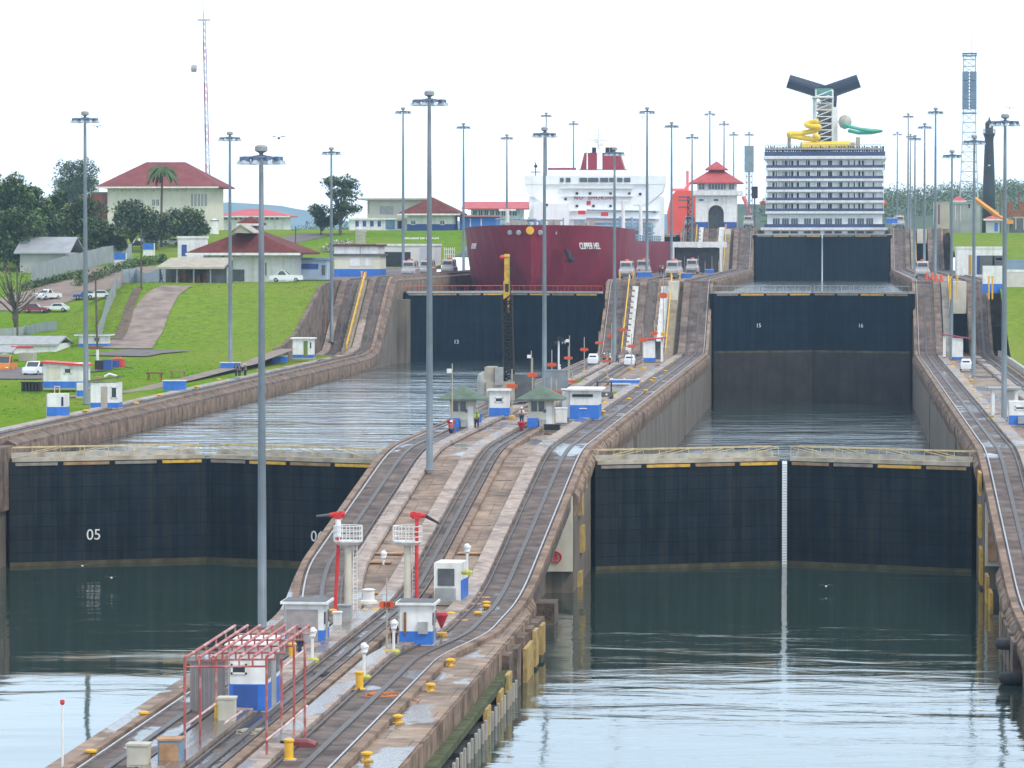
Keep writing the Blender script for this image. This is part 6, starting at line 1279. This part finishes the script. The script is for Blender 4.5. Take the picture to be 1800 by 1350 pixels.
p = at(512, 1318, Z1); t = thing('low_tank', 'dark red low tank with rounded lid at the foot of the foreground poles', 'tank', at(528, 1312, Z1)); MB().loft([[(-.8, y, 0), (.8, y, 0), (.8, y, .2*k), (.4, y, .38*k), (-.4, y, .38*k), (-.8, y, .2*k)] for y, k in ((-.5, .7), (-.3, 1), (.3, 1), (.5, .7))]).build('shell', M('tankred', (.18, .04, .04), .5, .2, 2), t); MB().lathe((-.75, -.55, 0), [(.2, 0), (.2, .35)], 10).build('valve', dark, t)
t = thing('thin_pole', 'short white pole with red tip at the bottom left water edge', 'pole', AY(110, 1345, 191)); z0 = AY(110, 1345, 191).z; MB().tube((0, 0, -3), (0, 0, 2.9), .06, n=6).build('pole', white, t); MB().lathe((0, 0, 2.9), [(.05, 0), (.12, .1), (.1, .25)], 8).build('cap', red, t)
# water tank by the villa
p = T(377, 412, 900); t = thing('water_tank', 'small white cylinder tank with cone top beside the cream house', 'tank', p); s_ = p.y/FPX; MB().lathe((0, 0, 0), [(8*s_, 0), (8*s_, 3), (8*s_, 22*s_), (9*s_, 22.5*s_), (1.5*s_, 28*s_)], 16).build('tank', white, t); MB().lathe((0, 0, 3), [(8.3*s_, 0), (8.3*s_, .3)], 16).build('band', dgrey, t)
# lettered orange cones at the right bank head
for px, py, lab in ((1629, 492, 'orange cone stack left of the silver cart at the right ramp head'), (1645, 494, 'orange cone stack by the yellow post at the right ramp head')):
    p = at(px, py, Z3); t = thing('traffic_cones', lab, 'cones', p); MB().lathe((0, 0, 0), [(.5, 0), (.5, .1), (.35, .12), (.1, 1.3)], 10).lathe((.9, 0, 0), [(.5, 0), (.5, .1), (.35, .12), (.1, 1.3)], 10).build('cones', orange, t)
# ================================================================ TREES
def leaf_cloud(mb, c, r, n, s_, rr, sq=.75, mi=None):
    for _ in range(n):
        u = rr.gauss(0, 1), rr.gauss(0, 1), rr.gauss(0, 1); l = math.sqrt(sum(q*q for q in u)) or 1; k = (rr.random()**.35)
        p = Vector((c[0]+u[0]/l*r*k, c[1]+u[1]/l*r*k, c[2]+u[2]/l*r*k*sq)); a = Vector((rr.uniform(-1, 1), rr.uniform(-1, 1), rr.uniform(-1, 1))).normalized(); b = a.cross(Vector((0, 0, 1)) if abs(a.z) < .9 else Vector((1, 0, 0))).normalized()
        z_ = s_*rr.uniform(.6, 1.3); mb.face([p-a*z_, p+b*z_*.6, p+a*z_, p-b*z_*.6], mi if mi is not None else (0 if rr.random() < .6 else 1))
def tree(label, p, hgt, rad, mats, seed, ncl=16, leaves=150, ls=.55, flat=.7, trunk_h=.35, name='broadleaf_tree', tr=.35, group=None):
    rr = random.Random(seed); t = thing(name, label, 'tree', p, 0, group); tb = MB(); cr = MB(); H0 = hgt*trunk_h
    tb.path([(0, 0, -1), (rr.uniform(-.2, .2), 0, H0*.5), (rr.uniform(-.5, .5), 0, H0), (0, 0, hgt*.7)], [tr*1.3, tr, tr*.8, tr*.3], 8)
    for i in range(ncl):
        a = 2*pi*i/ncl*2.4+rr.random(); k = rr.random()**.6; zc = H0+(hgt-H0)*rr.uniform(.18, .92); f = math.sqrt(max(.12, 1-((zc-H0)/(hgt-H0)-.4)**2*2.2)); x, y = rad*.78*k*f*cos(a), rad*.78*k*f*sin(a)
        r = rad*rr.uniform(.26, .44); tb.path([(0, 0, H0*rr.uniform(.7, 1.1)), (x*.5, y*.5, (H0+zc)/2+.2), (x, y, zc)], [tr*.45, tr*.25, .05], 5); leaf_cloud(cr, (x, y, zc), r, leaves, ls, rr, flat, None if rr.random() < .6 else rr.randint(0, 2))
    tb.build('trunk', bark, t); cr.build('crown', list(mats)+[leafE], t); return t
GR = 'broad trees on the left hill'
TR = [  # px centre, py base, py top, width px, distance, label
 (12, 470, 298, 100, 760, leafA, leafC, 'tallest dark tree at the upper left corner of the hill'), (55, 470, 325, 90, 740, leafA, leafC, 'dark green tree right of the tallest corner tree'), (105, 470, 335, 90, 700, leafA, leafC, 'dense dark tree left of the lawn mast halfway up'),
 (150, 465, 345, 80, 720, leafA, leafC, 'dark tree directly behind the left lawn mast'), (30, 480, 372, 120, 650, leafC, leafA, 'lower green tree by the grey roofed house'), (-10, 480, 390, 110, 620, leafC, leafA, 'green tree cut by the left edge'),
 (135, 340, 281, 95, 1200, leafA, leafB, 'round dark tree on the skyline above the pale flat house'), (90, 470, 385, 110, 690, leafA, leafC, 'broad dark tree between the grey house roof and the mast'), (170, 460, 385, 70, 760, leafA, leafC, 'dark tree below the dull red annex'),
 (232, 425, 358, 105, 880, leafB, leafA, 'greyish spreading tree in front of the cream house left half'), (325, 425, 371, 90, 900, leafB, leafC, 'olive rounded tree in front of the cream house right half'), (275, 425, 378, 60, 890, leafB, leafA, 'small grey tree between the spreading and the olive one'), (200, 440, 400, 70, 800, leafA, leafB, 'low dark tree behind the long grey fence')]
for i, (px, pb, pt, wd_, Y, m1, m2, lab) in enumerate(TR):
    if pb >= 460: Y = T(px, pb).y+(i % 3)*6
    x = XA(px, Y); z0 = hterr(x, Y)-.5; hg = ZA(pt, Y)-z0; r_ = wd_/2*Y/FPX
    tree(lab, (x, Y, z0), hg, r_*1.05, [m1, m2], 100+i, ncl=36 if wd_ > 85 else 24, leaves=170, ls=.42, trunk_h=.2 if pb > 440 else .3, flat=.85, group=GR)
Y = 930; x = XA(590, Y); z0 = hterr(x, Y)-1
tree('dark round umbrella tree with forked trunk left of the white office', (XA(600, Y), Y, z0), ZA(311, Y)-z0, 5.8, [leafA, leafB], 31, ncl=20, leaves=200, ls=.38, trunk_h=.3, tr=.4)
tree('lower left half of the forked umbrella tree', (XA(562, Y), Y+4, z0), ZA(362, Y)-z0, 4.6, [leafB, leafA], 32, ncl=11, leaves=200, ls=.38, trunk_h=.35, tr=.3)
for k in range(5): pass
# bare brownish tree
rr = random.Random(5); p = T(28, 588, 450); t = thing('bare_tree', 'brownish half-bare tree with thick trunk at the left edge', 'tree', p); m = MB(); lf = MB()
m.path([(0, 0, -1), (-.2, 0, 2.5), (.1, 0, 5)], [.55, .42, .35], 8)
for i in range(30):
    a = rr.random()*2*pi; r1 = rr.uniform(1.5, 5.2); z_ = rr.uniform(5.5, 11.5); e = Vector((r1*cos(a), r1*sin(a), z_)); m.path([(0, 0, rr.uniform(2.5, 5)), tuple(e*.5+Vector((0, 0, 1.6))), tuple(e)], [.16, .09, .03], 5); leaf_cloud(lf, e, 1.3, 26, .2, rr, .8)
m.build('trunk', bark, t); lf.build('crown', [leafD, leafB], t)
# palm
Y = 900; x = XA(284, Y); z0 = hterr(x, Y)-.5; t = thing('palm_tree', 'tall palm in front of the large cream house', 'palm', (x, Y, z0)); h_ = ZA(293, Y)-z0
MB().path([(0, 0, 0), (.1, 0, h_*.5), (.3, 0, h_)], [.38, .27, .22], 8).build('trunk', bark, t); m = MB(); rr = random.Random(9)
for i in range(30):
    a = 2*pi*i/30*2.6; up = rr.uniform(-.3, 1); L = 3.7; pr = None
    for k in range(9):
        s_ = k/8; q = Vector((.3+cos(a)*L*s_*.95, sin(a)*L*s_*.95, h_+up*2.4*s_-3.1*s_*s_))
        if pr is not None:
            n_ = Vector((-sin(a), cos(a), 0)); wdd = .75*(1-s_*.6)
            for sg_ in (-1, 1): m.face([pr, q, q+n_*sg_*wdd+Vector((0, 0, -.5)), pr+n_*sg_*wdd*.9+Vector((0, 0, -.45))])
        pr = q
m.build('crown', leafA, t)
# hedges
def hedge(label, pts, h_, w2, mat, n=900):
    rr = random.Random(len(label)); m = MB()
    for _ in range(n):
        u = rr.random()*(len(pts)-1); i = int(u); q = pts[i].lerp(pts[i+1], u-i); leaf_cloud(m, (q.x+rr.uniform(-w2, w2), q.y+rr.uniform(-w2, w2), hterr(q.x, q.y)+h_*rr.random()), .5, 3, .3, rr)
    o = m.build('hedge', mat); tag(o, label, 'hedge')
hedge('clipped dark hedge along the bank top left of the canopy', [T(130, 505), T(190, 485), T(235, 470), T(290, 462)], 1.6, .8, [leafC, leafA])
hedge('low dark hedge below the grey fence', [T(40, 512), T(90, 500), T(150, 485)], 1.2, .6, [leafA, leafC], 600)
hedge('ragged shrubs and white rocks on the slope left of the lettered lawn', [T(575, 445), T(590, 435), T(610, 428)], .8, 1.5, [M('rock', (.6, .58, .5), .8, .1, 1), leafC], 400)
# far forest: masses of crowns on the far hills
def forest(name, label, x0, x1, y0, y1, topf, n, cs, seed, mats):
    rr = random.Random(seed); m = MB()
    for _ in range(n):
        x = rr.uniform(x0, x1); y = rr.uniform(y0, y1); z_ = topf(x, y); leaf_cloud(m, (x, y, z_-cs*rr.uniform(.1, .9)), cs*rr.uniform(.7, 1.3), 150, cs*.085, rr, .8)
    o = m.build(name, mats); tag(o, label, 'forest', kind='stuff')
def hillz(x, y): return lin(y, [(1500, 34), (2100, 60), (2600, 64), (2900, 60)])+4*noise.noise(Vector((x*.006, y*.004, 3)))*2
mb = MB(); nx = 60
def hillmesh(name, x0, x1, y0, y1, f, nx=70, ny=20, mat=hillm):
    m = MB()
    for j in range(ny+1):
        for i in range(nx+1): x = x0+(x1-x0)*i/nx; y = y0+(y1-y0)*j/ny; m.v.append((x, y, f(x, y)))
    for j in range(ny):
        for i in range(nx): a = j*(nx+1)+i; m.f.append((a, a+1, a+nx+2, a+nx+1)); m.m.append(0)
    o = m.build(name, mat, smooth=True); o['kind'] = 'structure'
hf = lambda x, y: lin(y, [(1605, 24), (1700, 36), (2100, 48), (2500, 53), (3000, 50)])+sm(-10, 140, x)*5+7*noise.noise(Vector((x*.007, y*.004, 3)))
hillmesh('hill', -60, 700, 1605, 3000, hf)
forest('forest', 'hazy wooded hill behind the locks at right', -40, 330, 1750, 2600, lambda x, y: hf(x, y)+6, 950, 7, 4, [leafA, leafC])
ht_ = lambda x: 62+16*noise.noise(Vector((x*.0016, 1.7, 0)))+8*noise.noise(Vector((x*.006, 5, 0)))+5*noise.noise(Vector((x*.02, 9, 0)))+26*math.exp(-((x+800)/90)**2)
hb_ = lambda x, y: 24+max(0, min(1, (y-4300)/900))*(ht_(x)-24)
hb_old = lambda x, y: 24+max(0, (y-4300)/900)*1.0*(78+46*noise.noise(Vector((x*.0016, 1.7, 0)))+22*noise.noise(Vector((x*.006, 5, 0)))+10*noise.noise(Vector((x*.02, 9, 0)))) if y < 5200 else 24+78+46*noise.noise(Vector((x*.0016, 1.7, 0)))+22*noise.noise(Vector((x*.006, 5, 0)))+10*noise.noise(Vector((x*.02, 9, 0)))
forest('forest', 'low hazy belt of trees beyond the red-roofed hall at left', -420, -100, 1700, 2300, lambda x, y: 36+3*noise.noise(Vector((x*.02, y*.01, 1))), 260, 6, 14, [leafA, leafC])
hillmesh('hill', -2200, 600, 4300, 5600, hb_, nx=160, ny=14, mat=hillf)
# tufts of longer grass on the left lawn
rr = random.Random(77); m = MB()
for _ in range(26000):
    y = rr.uniform(385, 665); x = -84-rr.random()**1.3*62
    if noise.noise(Vector((x*.07, y*.05, 2)))+rr.uniform(-.5, .5) < 0: continue
    z_ = hterr(x, y); h_ = rr.uniform(.05, .15); a = rr.uniform(-.3, .3); m.face([(x-h_*.7, y, z_-.05), (x+h_*.7, y+a, z_-.05), (x+a, y+.1, z_+h_)], 0 if rr.random() < .5 else 1)
tag(m.build('grass', [M('tuftA', (.24, .38, .04), .95, .3, .6, spec=0), M('tuftB', (.16, .26, .03), .95, .3, .6, spec=0)]), 'tufts of longer grass on the left lawn and bank', 'grass', kind='stuff')
# ================================================================ BIRDS
def bird(p, s_, label, m_):
    t = thing('bird', label, 'bird', p); m = MB(); m.path([(0, -.22, 0), (0, -.1, .01), (0, .1, 0), (0, .3, -.02)], [.02, .06, .07, .015], 6); bd = m.build('body', m_, t)
    w2 = MB(); w2.face([(0, -.08, .03), (.25, -.02, .14), (.5, .1, .05), (.24, .12, .1), (0, .1, .03)]); w2.face([(0, .1, .03), (-.24, .12, .1), (-.5, .1, .05), (-.25, -.02, .14), (0, -.08, .03)]); w2.build('wings', m_, t); t.scale = (s_,)*3
for px, py, Y, m_, lab in ((490, 243, 300, dark, 'dark bird flying right of the nearest mast top'), (171, 223, 430, dark, 'dark bird below the left mast head'), (196, 1016, 330, white, 'white bird skimming the lower left water'), (145, 995, 340, white, 'white bird on the water below number 05'), (1452, 1031, 330, white, 'white bird low over the right lower water'), (1775, 190, 500, dark, 'dark bird above the right edge mast'), (1130, 206, 600, dark, 'dark bird beside the mast over the tanker')):
    bird(AY(px, py, Y), 1.3, lab, m_)
# ================================================================ AIR
hz = MB().bb(-2600, 1500, -600, 5800, -12, 230).build('haze', None); hz.data.materials.clear()
hm = bpy.data.materials.new('haze'); hm.use_nodes = True; n = hm.node_tree
for x in list(n.nodes): n.nodes.remove(x)
o_ = n.nodes.new('ShaderNodeOutputMaterial'); v_ = n.nodes.new('ShaderNodeVolumePrincipled'); v_.inputs['Color'].default_value = (.55, .76, 1, 1); v_.inputs['Density'].default_value = .0001; v_.inputs['Anisotropy'].default_value = .2
n.links.new(v_.outputs[0], o_.inputs['Volume']); hz.data.materials.append(hm); tag(hz, kind='stuff')
